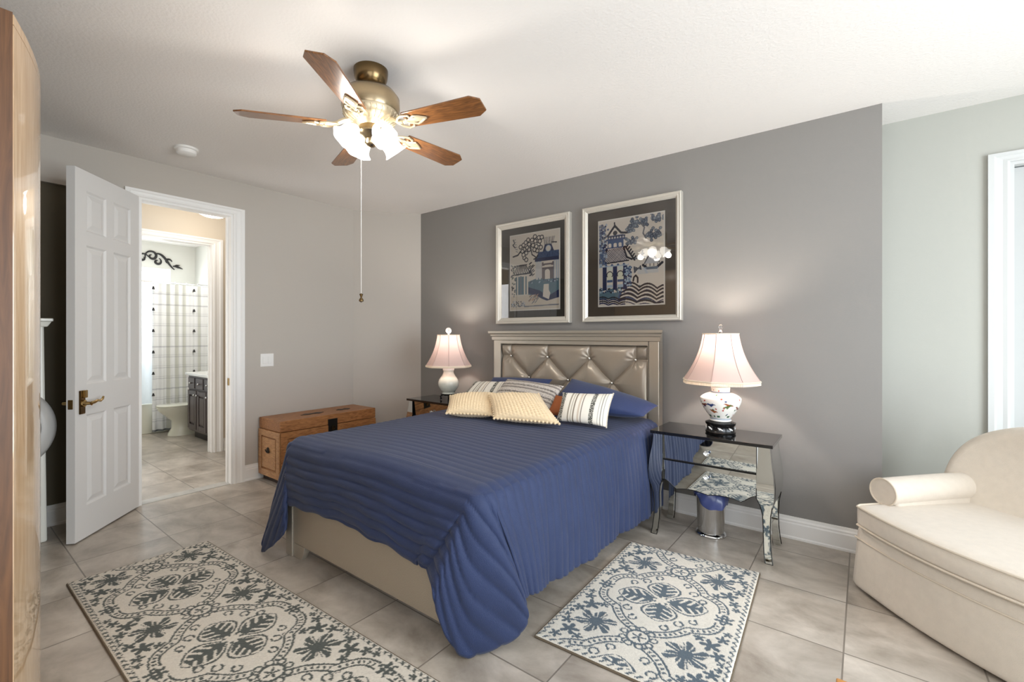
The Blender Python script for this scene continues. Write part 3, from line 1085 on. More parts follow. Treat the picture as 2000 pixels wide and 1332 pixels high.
def stations():
    S = []  # (T, E, B, vT, vB, bulge)
    ys = np.linspace(qyH, qyF + ri, 300)
    for y in ys:
        u = (qyH - y) / (qyH - qyF)
        zb = np.interp(y, [1.40, 1.63, 1.994, 2.266, 2.593, 3.183, 3.4], [0.22, 0.20, 0.158, 0.150, 0.135, 0.111, 0.10])
        xb = qxR + 0.035 + 0.012 * math.sin(y * 9.0) + 0.008 * math.sin(y * 23)
        yb = y - 0.0
        if y < 2.0:
            k = (2.0 - y) / (2.0 - qyF - ri)
            yb = y + 0.15 * k * k
        S.append(((qxR - ri, y), (qxR, y), (xb, yb, zb), y, y, 0.010))
    fl = [(-1.142, 1.606, 0.215), (-1.132, 1.617, 0.19), (-1.129, 1.621, 0.122), (-1.15, 1.597, 0.073), (-1.195, 1.545, 0.042), (-1.244, 1.488, 0.018), (-1.289, 1.436, 0.004), (-1.323, 1.396, 0.026), (-1.357, 1.357, 0.111), (-1.384, 1.325, 0.226), (-1.387, 1.322, 0.304)]
    nf = 80
    m = len(fl) - 1
    for i in range(1, nf):
        f_ = i / nf
        t_ = f_ ** 1.8 * m
        k = min(int(t_), m - 1)
        b = Vector(fl[k]).lerp(Vector(fl[k + 1]), t_ - k)
        a = f_ ** 1.3 * PI / 2
        vB = qyF + ri - f_ * (DROP + 0.02)
        S.append(((qxR - ri, qyF + ri), (qxR - ri + ri * math.cos(a), qyF + ri - ri * math.sin(a)), tuple(b), qyF + ri, vB, 0.012 * math.sin(PI * f_)))
    # fold back to the foot hem
    for i in range(6):
        k = (i + 1) / 6
        b = Vector((-1.387, 1.322, 0.304)).lerp(Vector((-1.475, 1.372, 0.338)), k)
        S.append(((qxR - ri - 0.004 * k, qyF + ri), (qxR - ri - 0.004 * k, qyF), tuple(b), qyF + ri, qyF + ri - DROP, 0.0))
    xs = np.linspace(qxR - ri - 0.012, qxL + ri, 130)
    for x in xs:
        zb = np.interp(x, [-2.75, -2.646, -2.351, -2.113, -1.869, -1.74, -1.638, -1.555, -1.416], [0.33, 0.338, 0.36, 0.375, 0.364, 0.361, 0.338, 0.326, 0.345]) + 0.004 * math.sin(x * 31)
        yb = qyF - 0.022 + 0.006 * math.sin(x * 11)
        xb = x + (-0.22 * ss(-1.6, -1.24, x))
        S.append(((x, qyF + ri), (x, qyF), (xb, yb, zb), qyF + ri, qyF + ri - DROP + 0.01 * math.sin(x * 7), 0.012))
    fl2 = [(-2.72, 1.372, 0.315), (-2.64, 1.335, 0.19), (-2.76, 1.325, 0.09), (-2.905, 1.33, 0.0), (-2.925, 1.34, 0.06), (-2.925, 1.40, 0.12), (-2.86, 1.50, 0.14)]
    nf = 40
    m = len(fl2) - 1
    for i in range(1, nf):
        t_ = i / nf * m
        k = min(int(t_), m - 1)
        b = Vector(fl2[k]).lerp(Vector(fl2[k + 1]), t_ - k)
        b.z = max(b.z, 0.006)
        a = PI / 2 + (i / nf) * PI / 2
        vB = qyF + ri - (1 - i / nf) * DROP
        S.append(((qxL + ri, qyF + ri), (qxL + ri + ri * math.cos(a), qyF + ri - ri * math.sin(a)), tuple(b), qyF + ri, vB, 0.006))
    ys = np.linspace(qyF + ri, qyH, 300)
    for y in ys:
        S.append(((qxL + ri, y), (qxL, y), (qxL - 0.045 + 0.01 * math.sin(9 * y), y + 0.10 * ss(1.9, 1.44, y), 0.14), y, y, 0.008))
    return S


def topz(x, y):
    # a mattress is a little higher in the middle; pillows push the head up slightly
    u = (x - qxL) / (qxR - qxL) * 2 - 1
    return qz + 0.016 * (1 - u * u) + 0.006 * math.sin(x * 5 + y * 3)


bm = bmesh.new()
vl = bm.verts.layers.float.new('v')
# top
ys = np.linspace(qyF + ri, qyH, 300)
xs = np.linspace(qxL + ri, qxR - ri, 130)
rows = []
for y in ys:
    r_ = []
    for x in xs:
        q = bm.verts.new((x, y, topz(x, y))); q[vl] = y
        r_.append(q)
    rows.append(r_)
for i in range(len(ys) - 1):
    for j in range(len(xs) - 1):
        bm.faces.new((rows[i][j], rows[i][j + 1], rows[i + 1][j + 1], rows[i + 1][j]))
# drapes
NL = 60
cols_ = []
for T, E, B, vT, vB, bul in stations():
    c_ = []
    z0 = topz(*T)
    tx, ty = E[0] - T[0], E[1] - T[1]
    for k in range(NL + 1):
        t_ = k / NL
        if t_ < TA:
            a = t_ / TA * PI / 2
            p = Vector((T[0] + tx * math.sin(a), T[1] + ty * math.sin(a), z0 - ri * (1 - math.cos(a))))
        else:
            s_ = (t_ - TA) / (1 - TA)
            e_ = Vector((E[0], E[1], z0 - ri))
            p = e_.lerp(Vector(B), s_)
            nn = Vector((tx, ty, 0))
            if nn.length > 1e-6:
                nn.normalize()
            p += nn * bul * math.sin(PI * s_) + Vector((0, 0, 0))
        q = bm.verts.new(p)
        q[vl] = vT + (vB - vT) * t_
        c_.append(q)
    cols_.append(c_)
for i in range(len(cols_) - 1):
    for k in range(NL):
        try:
            bm.faces.new((cols_[i][k], cols_[i + 1][k], cols_[i + 1][k + 1], cols_[i][k + 1]))
        except ValueError:
            pass
bmesh.ops.remove_doubles(bm, verts=bm.verts, dist=0.0012)
bmesh.ops.recalc_face_normals(bm, faces=bm.faces)
bm.normal_update()
if sum(f.normal.z for f in bm.faces if f.calc_center_median().z > 0.70) < 0:
    bmesh.ops.reverse_faces(bm, faces=bm.faces)
    bm.normal_update()
nr = {v: v.normal.copy() for v in bm.verts}
for v in bm.verts:
    ph = abs(math.sin(PI * v[vl] / QW))
    amp = 0.0135 if v.co.z < 0.69 else 0.0065
    wob = 0.0022 * math.sin(v.co.x * 17 + v[vl] * 40) * (1 if v.co.z < 0.66 else 0)
    v.co += nr[v] * (amp * ph ** 0.40 + wob)
    if v.co.z < 0.004:
        v.co.z = 0.004
me = bpy.data.meshes.new('quilt')
bm.to_mesh(me); bm.free()
me.materials.append(M['quilt'])
me.polygons.foreach_set('use_smooth', [True] * len(me.polygons))
q = bpy.data.objects.new('quilt', me)
C.objects.link(q)
sol = q.modifiers.new('thick', 'SOLIDIFY'); sol.thickness = 0.006; sol.offset = -1
tag(q, 'navy blue channel-quilted coverlet spread over the bed', 'quilt')


# ------------------------------------------------------------------ pillows
def pillow_geo(c, thick, n=48, m=48, conc=0.06, pinch=0.45):
    """c = 4 corners (BL, BR, TR, TL); returns G, uv list"""
    BL, BR, TR, TL = [Vector(p) for p in c]
    nrm = ((BR - BL).cross(TL - BL)).normalized()
    if nrm.y > 0:
        nrm = -nrm
    g = G()
    uv = []
    for side in (1, -1):
        P = []
        for i in range(n + 1):
            row = []
            for j in range(m + 1):
                u, v = i / n * 2 - 1, j / m * 2 - 1
                uu = u * (1 - conc * (1 - v * v) * abs(u) ** 2)
                vv = v * (1 - conc * (1 - u * u) * abs(v) ** 2)
                a, b = (uu + 1) / 2, (vv + 1) / 2
                p = BL * (1 - a) * (1 - b) + BR * a * (1 - b) + TR * a * b + TL * (1 - a) * b
                h_ = (max(0, 1 - u * u) * max(0, 1 - v * v)) ** pinch
                wr = 0.004 * math.sin(7 * u + 3 * v) * h_ * (1 - h_)
                p = p + nrm * side * (thick * h_ + wr)
                row.append(p)
                uv.append((u, v, side))
            P.append(row)
        g.grid(P)
    return g, np.array(uv), nrm


def striped(uv, base, bands):
    col = np.tile(np.array([*lin(base), 1.0]), (len(uv), 1))
    for lo, hi, c, noise in bands:
        mk = (uv[:, 0] > lo) & (uv[:, 0] < hi)
        if noise:
            mk &= rng.random(len(uv)) < noise
        col[mk, :3] = lin(c)
    return col


def pillow(name, label, c, thick, m, attr_fn=None, n=48, conc=0.06, pinch=0.45, group=None):
    cen = sum((Vector(p) for p in c), Vector()) / 4
    loc = Vector((cen.x, cen.y, min(p[2] for p in c)))
    t = thing(name, label, 'pillow', loc, 0, group)
    g, uv, nrm = pillow_geo([Vector(p) - loc for p in c], thick, n, n, conc, pinch)
    o = build('cover', g, m, t, smooth=True, angle=180, fix=False, attr=attr_fn(uv) if attr_fn else None)
    return t, o, nrm, [Vector(p) - loc for p in c]


def fringe(t, c, m, edges, r=0.009, step=0.027, conc=0.06, nm='pompom_trim'):
    g = G()
    BL, BR, TR, TL = c
    E = {'b': (BL, BR), 't': (TL, TR), 'l': (BL, TL), 'r': (BR, TR)}
    cen = (BL + BR + TR + TL) / 4
    for e in edges:
        a, b = E[e]
        L_ = (b - a).length
        k = int(L_ / step)
        for i in range(k + 1):
            s = i / k
            p = a.lerp(b, s)
            inn = (cen - (a + b) / 2)
            p = p + inn * conc * (1 - (2 * s - 1) ** 2)
            g.sphere(p, r, 8, 6)
    return build(nm, g, m, t, smooth=True, angle=180)


stripes = lambda uv: striped(uv, (232, 226, 214), [
    (-0.97, -0.76, (70, 72, 66), 0.75), (-0.52, -0.46, (150, 140, 124), 0), (-0.40, -0.36, (176, 168, 152), 0), (-0.30, -0.24, (140, 128, 112), 0), (-0.12, -0.04, (206, 190, 172), 0),
    (0.0, 0.04, (132, 120, 108), 0), (0.34, 0.50, (66, 68, 62), 0.75), (0.66, 0.69, (140, 136, 128), 0), (0.76, 0.79, (150, 146, 138), 0), (0.86, 0.88, (120, 124, 122), 0)])


def marl(uv):
    v = uv[:, 1] + 0.10 * uv[:, 0]
    k = np.floor(v * 9 + 40).astype(int)
    base = np.array([lin((206, 198, 188)), lin((150, 142, 136)), lin((190, 182, 172)), lin((112, 106, 102)), lin((214, 206, 198))])
    col = np.ones((len(uv), 4))
    col[:, :3] = base[k % 5]
    fl_ = rng.random(len(uv)) < 0.25
    col[fl_, :3] = base[(k[fl_] + 2) % 5]
    return col


pillow('pillow_sham', 'navy pillow sham propped on the headboard behind the left striped cushion', [(-2.78, 3.22, 0.775), (-2.08, 3.16, 0.78), (-2.10, 3.40, 0.965), (-2.76, 3.40, 0.945)], 0.060, M['navy'])
pillow('pillow_sham', 'navy pillow sham at the right end of the bed, beside the lamp with painted porcelain', [(-1.92, 3.02, 0.785), (-1.19, 3.12, 0.785), (-1.165, 3.33, 0.835), (-1.90, 3.38, 0.985)], 0.075, M['navy'], conc=0.04)
pillow('rust_pillow', 'rust orange cushion, just a sliver showing left of the front striped cushion', [(-1.81, 2.84, 0.765), (-1.62, 2.90, 0.765), (-1.62, 2.99, 0.885), (-1.80, 2.96, 0.900)], 0.035, M['rust'], n=24)
pillow('striped_pillow', 'striped white and grey cushion at the far left of the bed, behind the cream ones', [(-2.76, 2.93, 0.785), (-2.34, 3.00, 0.785), (-2.38, 3.17, 0.945), (-2.70, 3.08, 0.935)], 0.045, M['fabric_attr'], stripes, n=110)
pillow('marled_pillow', 'grey and white marled lumbar cushion leaning in the middle of the bed', [(-2.40, 2.86, 0.78), (-1.82, 2.90, 0.775), (-1.80, 3.08, 0.955), (-2.36, 3.10, 0.975)], 0.060, M['fabric_attr'], marl, n=110)
t, o, nn_, cc = pillow('striped_pillow', 'striped white and charcoal cushion in front of the right navy sham', [(-1.665, 2.74, 0.755), (-1.305, 2.77, 0.75), (-1.345, 2.965, 0.945), (-1.655, 2.815, 0.945)], 0.055, M['fabric_attr'], stripes, n=110)
fringe(t, cc, M['fringe'], 'r', r=0.006, step=0.012, nm='tassel_trim')

for lab, cs in (('butter cream bobble cushion at the left, tucked behind the other cream one', [(-2.385, 2.40, 0.775), (-2.07, 2.55, 0.772), (-2.25, 2.84, 0.885), (-2.54, 2.60, 0.868)]),
                ('butter cream bobble cushion lying frontmost in the middle of the bed', [(-1.995, 2.47, 0.772), (-1.555, 2.60, 0.768), (-1.905, 2.885, 0.905), (-2.20, 2.66, 0.900)])):
    n = 150
    cen = sum((Vector(p) for p in cs), Vector()) / 4
    loc = Vector((cen.x, cen.y, 0.755))
    t = thing('bobble_pillow', lab, 'pillow', loc)
    g, uv, nrm = pillow_geo([Vector(p) - loc for p in cs], 0.062, n, n, 0.05, 0.42)
    V = []
    for (x, y, z), (u, v, s) in zip(g.v, uv):
        k = 26
        b_ = abs(math.sin(u * k) * math.sin(v * k + (math.floor(u * k / PI) % 2) * PI / 2)) ** 0.7
        b_ *= (1 - max(abs(u), abs(v)) ** 8)
        V.append(Vector((x, y, z)) + nrm * s * 0.0065 * b_)
    g.v = [tuple(p) for p in V]
    build('cover', g, M['pillow_cream'], t, smooth=True, angle=180, fix=False)
    fringe(t, [Vector(p) - loc for p in cs], M['pillow_cream'], 'blr', r=0.0095, step=0.026, conc=0.05)


# ------------------------------------------------------------------ needlework pictures
class Canvas:
    def __init__(self, w, h, res, bgc):
        self.nx, self.ny = int(round(w / res)) + 1, int(round(h / res)) + 1
        self.w, self.h = w, h
        self.X, self.Y = np.meshgrid(np.linspace(0, 1, self.nx), np.linspace(0, 1, self.ny), indexing='ij')
        self.a = w / h
        self.col = np.ones((self.nx, self.ny, 4)); self.col[..., :3] = lin(bgc)

    def put(self, mk, c):
        self.col[mk, :3] = lin(c)

    def poly(self, pts, c, mask=None):
        X, Y = self.X, self.Y
        ins = np.zeros(X.shape, bool)
        n = len(pts)
        for i in range(n):
            x0, y0 = pts[i]; x1, y1 = pts[(i + 1) % n]
            if y0 == y1:
                continue
            cond = ((y0 > Y) != (y1 > Y)) & (X < (x1 - x0) * (Y - y0) / (y1 - y0) + x0)
            ins ^= cond
        if mask is not None:
            ins &= mask
        self.put(ins, c)
        return ins

    def rect(self, x0, x1, y0, y1, c):
        mk = (self.X > x0) & (self.X < x1) & (self.Y > y0) & (self.Y < y1)
        self.put(mk, c)
        return mk

    def line(self, pts, w, c):
        X, Y = self.X, self.Y
        d = np.full(X.shape, 9.0)
        for (x0, y0), (x1, y1) in zip(pts[:-1], pts[1:]):
            vx, vy = x1 - x0, (y1 - y0) / self.a
            px_, py_ = X - x0, (Y - y0) / self.a
            t_ = np.clip((px_ * vx + py_ * vy) / (vx * vx + vy * vy + 1e-12), 0, 1)
            d = np.minimum(d, np.hypot(px_ - t_ * vx, py_ - t_ * vy))
        self.put(d < w, c)

    def disc(self, x, y, r, c, ring=None, c2=None):
        d = np.hypot(self.X - x, (self.Y - y) / self.a)
        self.put(d < r, c)
        if ring:
            self.put(d < r - ring, c2)


NAVY, BLUE, TEAL, PALE, DK, CR, GREY, SKY = (36, 46, 84), (70, 92, 130), (92, 120, 134), (172, 188, 204), (36, 38, 52), (222, 214, 202), (120, 124, 132), (150, 176, 196)


def art_left(w, h):
    c = Canvas(w, h, 0.0030, CR)
    # lower garden
    c.poly([(0.36, 0.20), (0.36, 0.36), (0.55, 0.40), (1, 0.40), (1, 0.16), (0.80, 0.10)], TEAL)
    c.poly([(0.36, 0.22), (0.36, 0.30), (0.62, 0.24), (0.78, 0.16), (1, 0.24), (1, 0.14), (0.80, 0.09)], NAVY)
    c.poly([(0.70, 0.32), (0.80, 0.32), (0.80, 0.24), (0.83, 0.20), (0.80, 0.12), (0.68, 0.16)], CR)
    for k in range(26):
        x, y = rng.random() * 0.6 + 0.38, rng.random() * 0.06 + 0.34
        c.disc(x, y, 0.012, [GREY, PALE, NAVY][k % 3])
    c.poly([(0, 0.0), (0, 0.18), (0.5, 0.19), (0.75, 0.10), (1, 0.14), (1, 0.0)], (214, 204, 188))
    for k in range(60):
        x, y = rng.random() * 0.30 + 0.02, rng.random() * 0.07 + 0.04
        c.disc(x, y, 0.010, [GREY, DK, PALE][k % 3])
    for k in range(22):
        x, y = rng.random() * 0.18 + 0.38, rng.random() * 0.12 + 0.05
        c.line([(x, y), (x + 0.04, y + 0.025)], 0.007, [(176, 140, 120), GREY, (130, 126, 120)][k % 3])
    c.line([(0.3, 0.04), (0.99, 0.05)], 0.010, GREY)
    # gate pavilion
    for x in (0.54, 0.60, 0.90, 0.95):
        c.rect(x, x + 0.045, 0.38, 0.62, PALE)
        c.rect(x + 0.012, x + 0.033, 0.38, 0.61, CR)
    c.rect(0.66, 0.90, 0.38, 0.60, (112, 104, 108))
    c.rect(0.72, 0.82, 0.38, 0.47, CR); c.disc(0.77, 0.47, 0.05, CR)
    c.rect(0.67, 0.89, 0.535, 0.555, CR)
    c.disc(0.78, 0.60, 0.085, CR); c.rect(0.66, 0.90, 0.565, 0.585, (112, 104, 108))
    c.poly([(0.52, 0.62), (1, 0.62), (1, 0.665), (0.52, 0.665)], NAVY)
    c.poly([(0.53, 0.665), (0.60, 0.74), (1, 0.74), (1, 0.665)], BLUE)
    for k in range(14):
        c.line([(0.60 + k * 0.03, 0.735), (0.585 + k * 0.032, 0.67)], 0.004, NAVY)
    c.line([(0.50, 0.655), (0.55, 0.67), (0.58, 0.70)], 0.012, DK)
    c.poly([(0.68, 0.74), (0.72, 0.83), (0.85, 0.83), (0.90, 0.74)], NAVY)
    c.disc(0.79, 0.775, 0.055, PALE, 0.012, CR)
    for k in range(8):
        c.line([(0.72 + k * 0.022, 0.83), (0.70 + k * 0.03, 0.92)], 0.006, [DK, GREY][k % 2])
    c.line([(0.86, 0.85), (0.95, 0.84)], 0.010, DK)
    # blossom tree with hollow round leaves
    c.line([(0.06, 0.72), (0.16, 0.735), (0.25, 0.80), (0.45, 0.86)], 0.014, DK)
    c.line([(0.42, 0.86), (0.46, 0.72), (0.54, 0.68)], 0.010, DK)
    for (x, y) in [(0.22, .84), (.28, .86), (.33, .89), (.38, .92), (.30, .80), (.36, .82), (.40, .86), (.46, .91), (.52, .95), (.53, .89), (.60, .93), (.66, .93), (.26, .78), (.34, .75), (.40, .79), (.55, .82), (.60, .85), (.51, .78), (.57, .76), (.64, .80), (.30, .69), (.34, .66), (.28, .73), (.48, .84), (.62, .88)]:
        c.disc(x, y, 0.042, DK, 0.017, CR)
    c.line([(0.06, 0.95), (0.09, 0.90), (0.05, 0.88), (0.10, 0.84)], 0.010, DK)
    for k in range(6):
        c.line([(0.07 + 0.01 * k, 0.94 - 0.03 * k), (0.11 + 0.01 * k, 0.95 - 0.035 * k)], 0.006, GREY)
    # small house
    c.poly([(0.06, 0.47), (0.14, 0.59), (0.34, 0.59), (0.44, 0.47)], CR)
    for k in range(8):
        c.line([(0.15 + k * 0.026, 0.585), (0.08 + k * 0.049, 0.475)], 0.009, DK)
    c.line([(0.05, 0.47), (0.45, 0.48)], 0.012, DK)
    c.line([(0.13, 0.59), (0.35, 0.595)], 0.010, DK)
    c.rect(0.12, 0.38, 0.20, 0.44, TEAL)
    for x in (0.14, 0.21, 0.29, 0.35):
        c.rect(x, x + 0.03, 0.20, 0.45, CR if x != .21 else GREY)
    for k in range(40):
        x, y = rng.random() * 0.10 + 0.01, rng.random() * 0.42 + 0.18
        c.disc(x, y, 0.014, [(110, 120, 110), GREY, DK][k % 3])
        x, y = rng.random() * 0.10 + 0.38, rng.random() * 0.16 + 0.44
        if k % 2:
            c.line([(x, y), (x + 0.04, y + 0.02)], 0.008, [(110, 120, 110), DK][k % 2])
    return c


def art_right(w, h):
    c = Canvas(w, h, 0.0028, CR)
    # water and waves
    c.poly([(0, 0), (0, 0.19), (0.3, 0.20), (0.45, 0.24), (0.6, 0.22), (0.8, 0.20), (1, 0.15), (1, 0)], TEAL)
    c.poly([(0, 0), (0, 0.08), (0.3, 0.07), (0.5, 0.02), (1, 0.05), (1, 0)], CR)
    c.poly([(0.3, 0.06), (0.34, 0.16), (0.55, 0.12), (0.75, 0.05), (0.5, 0.03)], BLUE)

    def wave(x0, y0, x1, y1, amp, n, wd, cc):
        pts = []
        for i in range(70):
            t_ = i / 69
            pts.append((x0 + (x1 - x0) * t_, y0 + (y1 - y0) * t_ + amp * abs(math.sin(PI * n * t_ + 0.4))))
        c.line(pts, wd, cc)
    for k, (yy, am) in enumerate(((0.205, 0.05), (0.165, 0.055), (0.125, 0.05), (0.085, 0.045), (0.04, 0.03))):
        x0 = 0.42 - 0.02 * k
        wave(x0, yy, 0.99, yy - 0.055, am, 2.2, 0.022, DK)
        wave(x0, yy - 0.014, 0.99, yy - 0.068, am, 2.2, 0.012, CR)
        wave(x0, yy - 0.028, 0.99, yy - 0.084, am, 2.2, 0.007, NAVY)
    for k in range(4):
        wave(0.0, 0.085 - 0.024 * k, 0.42, 0.06 - 0.024 * k, 0.022, 2.4, 0.011, [DK, NAVY][k % 2])
    for k in range(80):
        x, y = rng.random() * 0.42, rng.random() * 0.07 + 0.15
        c.disc(x, y, 0.013, [NAVY, SKY, DK, CR][k % 4])
    # pagoda base
    c.rect(0.05, 0.46, 0.21, 0.46, CR)
    for x in (0.06, 0.23, 0.39):
        c.rect(x, x + 0.065, 0.18, 0.46, NAVY)
    for x in (0.13, 0.30):
        c.rect(x, x + 0.095, 0.27, 0.30, BLUE); c.rect(x, x + 0.095, 0.21, 0.24, PALE)
        c.disc(x + 0.047, 0.36, 0.055, DK, 0.014, (222, 222, 200)); c.rect(x - 0.005, x + 0.1, 0.30, 0.335, (222, 222, 200))
        c.rect(x, x + 0.095, 0.41, 0.45, (214, 220, 210))
    c.rect(0.03, 0.48, 0.455, 0.475, PALE)
    for k in range(9):
        c.disc(0.07 + k * 0.048, 0.475, 0.016, [CR, BLUE][k % 2])
    # lattice roof
    rf = c.poly([(0.04, 0.49), (0.13, 0.66), (0.40, 0.67), (0.47, 0.51)], (196, 188, 184))
    lat = ((np.mod(c.X / 1.0 + c.Y / c.a * 1.0, 0.034) < 0.009) | (np.mod(c.X - c.Y / c.a, 0.034) < 0.009)) & rf
    c.put(lat, (82, 82, 96))
    c.line([(0.02, 0.48), (0.07, 0.50), (0.13, 0.66)], 0.012, DK); c.line([(0.40, 0.67), (0.45, 0.55), (0.53, 0.52)], 0.014, DK)
    c.line([(0.04, 0.495), (0.48, 0.51)], 0.010, DK)
    # upper storey
    c.rect(0.14, 0.40, 0.67, 0.76, BLUE)
    for x in (0.18, 0.265, 0.345):
        c.rect(x - 0.025, x + 0.025, 0.68, 0.71, CR); c.disc(x, 0.71, 0.026, CR)
    c.poly([(0.10, 0.76), (0.16, 0.82), (0.40, 0.82), (0.44, 0.76)], (70, 84, 120))
    for k in range(14):
        c.disc(0.13 + k * 0.022, 0.79 + 0.015 * (k % 2), 0.012, [CR, DK][k % 2])
    c.line([(0.08, 0.80), (0.15, 0.825), (0.26, 0.93), (0.36, 0.84), (0.46, 0.83), (0.47, 0.85)], 0.016, DK)
    c.poly([(0.19, 0.83), (0.26, 0.91), (0.34, 0.83)], CR); c.disc(0.265, 0.845, 0.035, DK)
    c.line([(0.26, 0.92), (0.255, 0.965)], 0.010, DK)
    # left tree
    for k in range(240):
        x, y = abs(rng.normal(0.05, 0.04)), rng.random() * 0.50 + 0.46
        if x < 0.15:
            c.disc(x, y, 0.016, [BLUE, GREY, PALE, (98, 112, 140), NAVY][k % 5])
    for k in range(90):
        x, y = rng.random() * 0.10 + 0.42, rng.random() * 0.22 + 0.22
        c.disc(x, y, 0.014, [BLUE, PALE, NAVY, SKY][k % 4])
    for k in range(12):
        x, y = 0.44 + 0.012 * k, 0.66 - 0.014 * k
        c.line([(x, y), (x + 0.03 * (-1) ** k, y + 0.03)], 0.012, DK)
    # clouds / tree foliage, right
    for (x, y, r, n) in ((0.50, 0.87, 0.06, 22), (0.57, 0.92, 0.07, 26), (0.72, 0.93, 0.05, 14), (0.90, 0.95, 0.07, 26), (0.80, 0.76, 0.07, 14), (0.90, 0.77, 0.07, 22), (0.52, 0.72, 0.06, 16)):
        for k in range(n):
            xx, yy = x + rng.normal(0, r * 0.6), y + rng.normal(0, r * 0.35)
            c.disc(xx, yy, 0.024, [(98, 108, 122), (64, 74, 92)][k % 2], 0.008, [(150, 158, 166), (116, 126, 140)][k % 2])
    c.line([(0.66, 0.92), (0.72, 0.86), (0.70, 0.80), (0.74, 0.74)], 0.010, (110, 112, 118))
    # far boat and the little boat
    c.line([(0.58, 0.52), (0.74, 0.53)], 0.010, GREY); c.line([(0.68, 0.53), (0.69, 0.60)], 0.012, GREY); c.line([(0.66, 0.535), (0.71, 0.57)], 0.008, GREY)
    c.poly([(0.72, 0.45), (0.81, 0.57), (0.93, 0.45)], (196, 196, 198)); c.line([(0.72, 0.455), (0.81, 0.575), (0.94, 0.455)], 0.008, (76, 80, 92))
    c.line([(0.70, 0.44), (0.76, 0.40), (0.90, 0.40), (0.98, 0.45)], 0.018, DK)
    for k in range(7):
        c.rect(0.74 + k * 0.028, 0.752 + k * 0.028, 0.42, 0.45, [DK, CR][k % 2])
    for k in range(6):
        c.line([(0.62, 0.345 + 0.012 * k), (0.92, 0.35 + 0.012 * k)], 0.003, PALE)
    # little arch and tree
    c.line([(0.55, 0.27), (0.56, 0.31), (0.59, 0.33), (0.62, 0.30), (0.62, 0.25)], 0.013, DK)
    for k in range(10):
        c.line([(0.57 + 0.01 * k, 0.36 + 0.008 * k), (0.56 + 0.012 * k, 0.43 - 0.004 * k)], 0.008, DK if k % 2 else GREY)
    return c


def picture(label, x0, x1, z0, z1, fw, ax0, ax1, az0, az1, matm, art):
    t = thing('framed_picture', label, 'picture', ((x0 + x1) / 2, YB, z0))
    cx = (x0 + x1) / 2
    w, h = x1 - x0, z1 - z0
    g = G()
    # moulded frame: profile (inwards offset, depth)
    prof = [(0, 0.0), (0, -0.048), (0.008, -0.052), (0.020, -0.047), (0.026, -0.050), (0.034, -0.044), (fw, -0.030), (fw, 0.0)]
    secs = []
    for sx, sz, ox, oz in ((-1, 0, 1, 1), (1, 0, -1, 1), (1, 1, -1, -1), (-1, 1, 1, -1)):
        secs.append([(sx * w / 2 + ox * o, d, sz * h + oz * o) for o, d in prof])
    secs.append(secs[0])
    g.loft(secs, cap=False)
    build('frame', g, M['frame'], t)
    g = G(); g.box(-w / 2 + fw - 0.006, w / 2 - fw + 0.006, -0.022, -0.002, fw - 0.006, h - fw + 0.006)
    build('mat_board', g, matm, t)
    b = 0.010
    g = G()
    g.box(ax0 - cx - b, ax1 - cx + b, -0.0235, -0.0215, az0 - z0 - b, az1 - z0 + b)
    build('mat_bevel', g, M['bevel'], t)
    aw, ah = ax1 - ax0, az1 - az0
    c = art(aw, ah)
    P = [[(ax0 - cx + aw * c.X[i, j], -0.0245, az0 - z0 + ah * c.Y[i, j]) for j in range(c.ny)] for i in range(c.nx)]
    g = G(); g.grid(P)
    build('needlework', g, M['picture'], t, fix=False, attr=c.col)
    g = G(); g.box(-w / 2 + fw - 0.004, w / 2 - fw + 0.004, -0.031, -0.029, fw - 0.004, h - fw + 0.004)
    build('glass', g, M['pane'], t)


picture('left framed blue and white garden needlework with charcoal mat', -2.855, -2.028, 1.455, 2.432, 0.058, -2.690, -2.145, 1.588, 2.300, M['mat1'], art_left)
picture('right framed blue and white pagoda and boat needlework with brown mat', -1.902, -1.075, 1.458, 2.432, 0.046, -1.755, -1.213, 1.592, 2.298, M['mat2'], art_right)


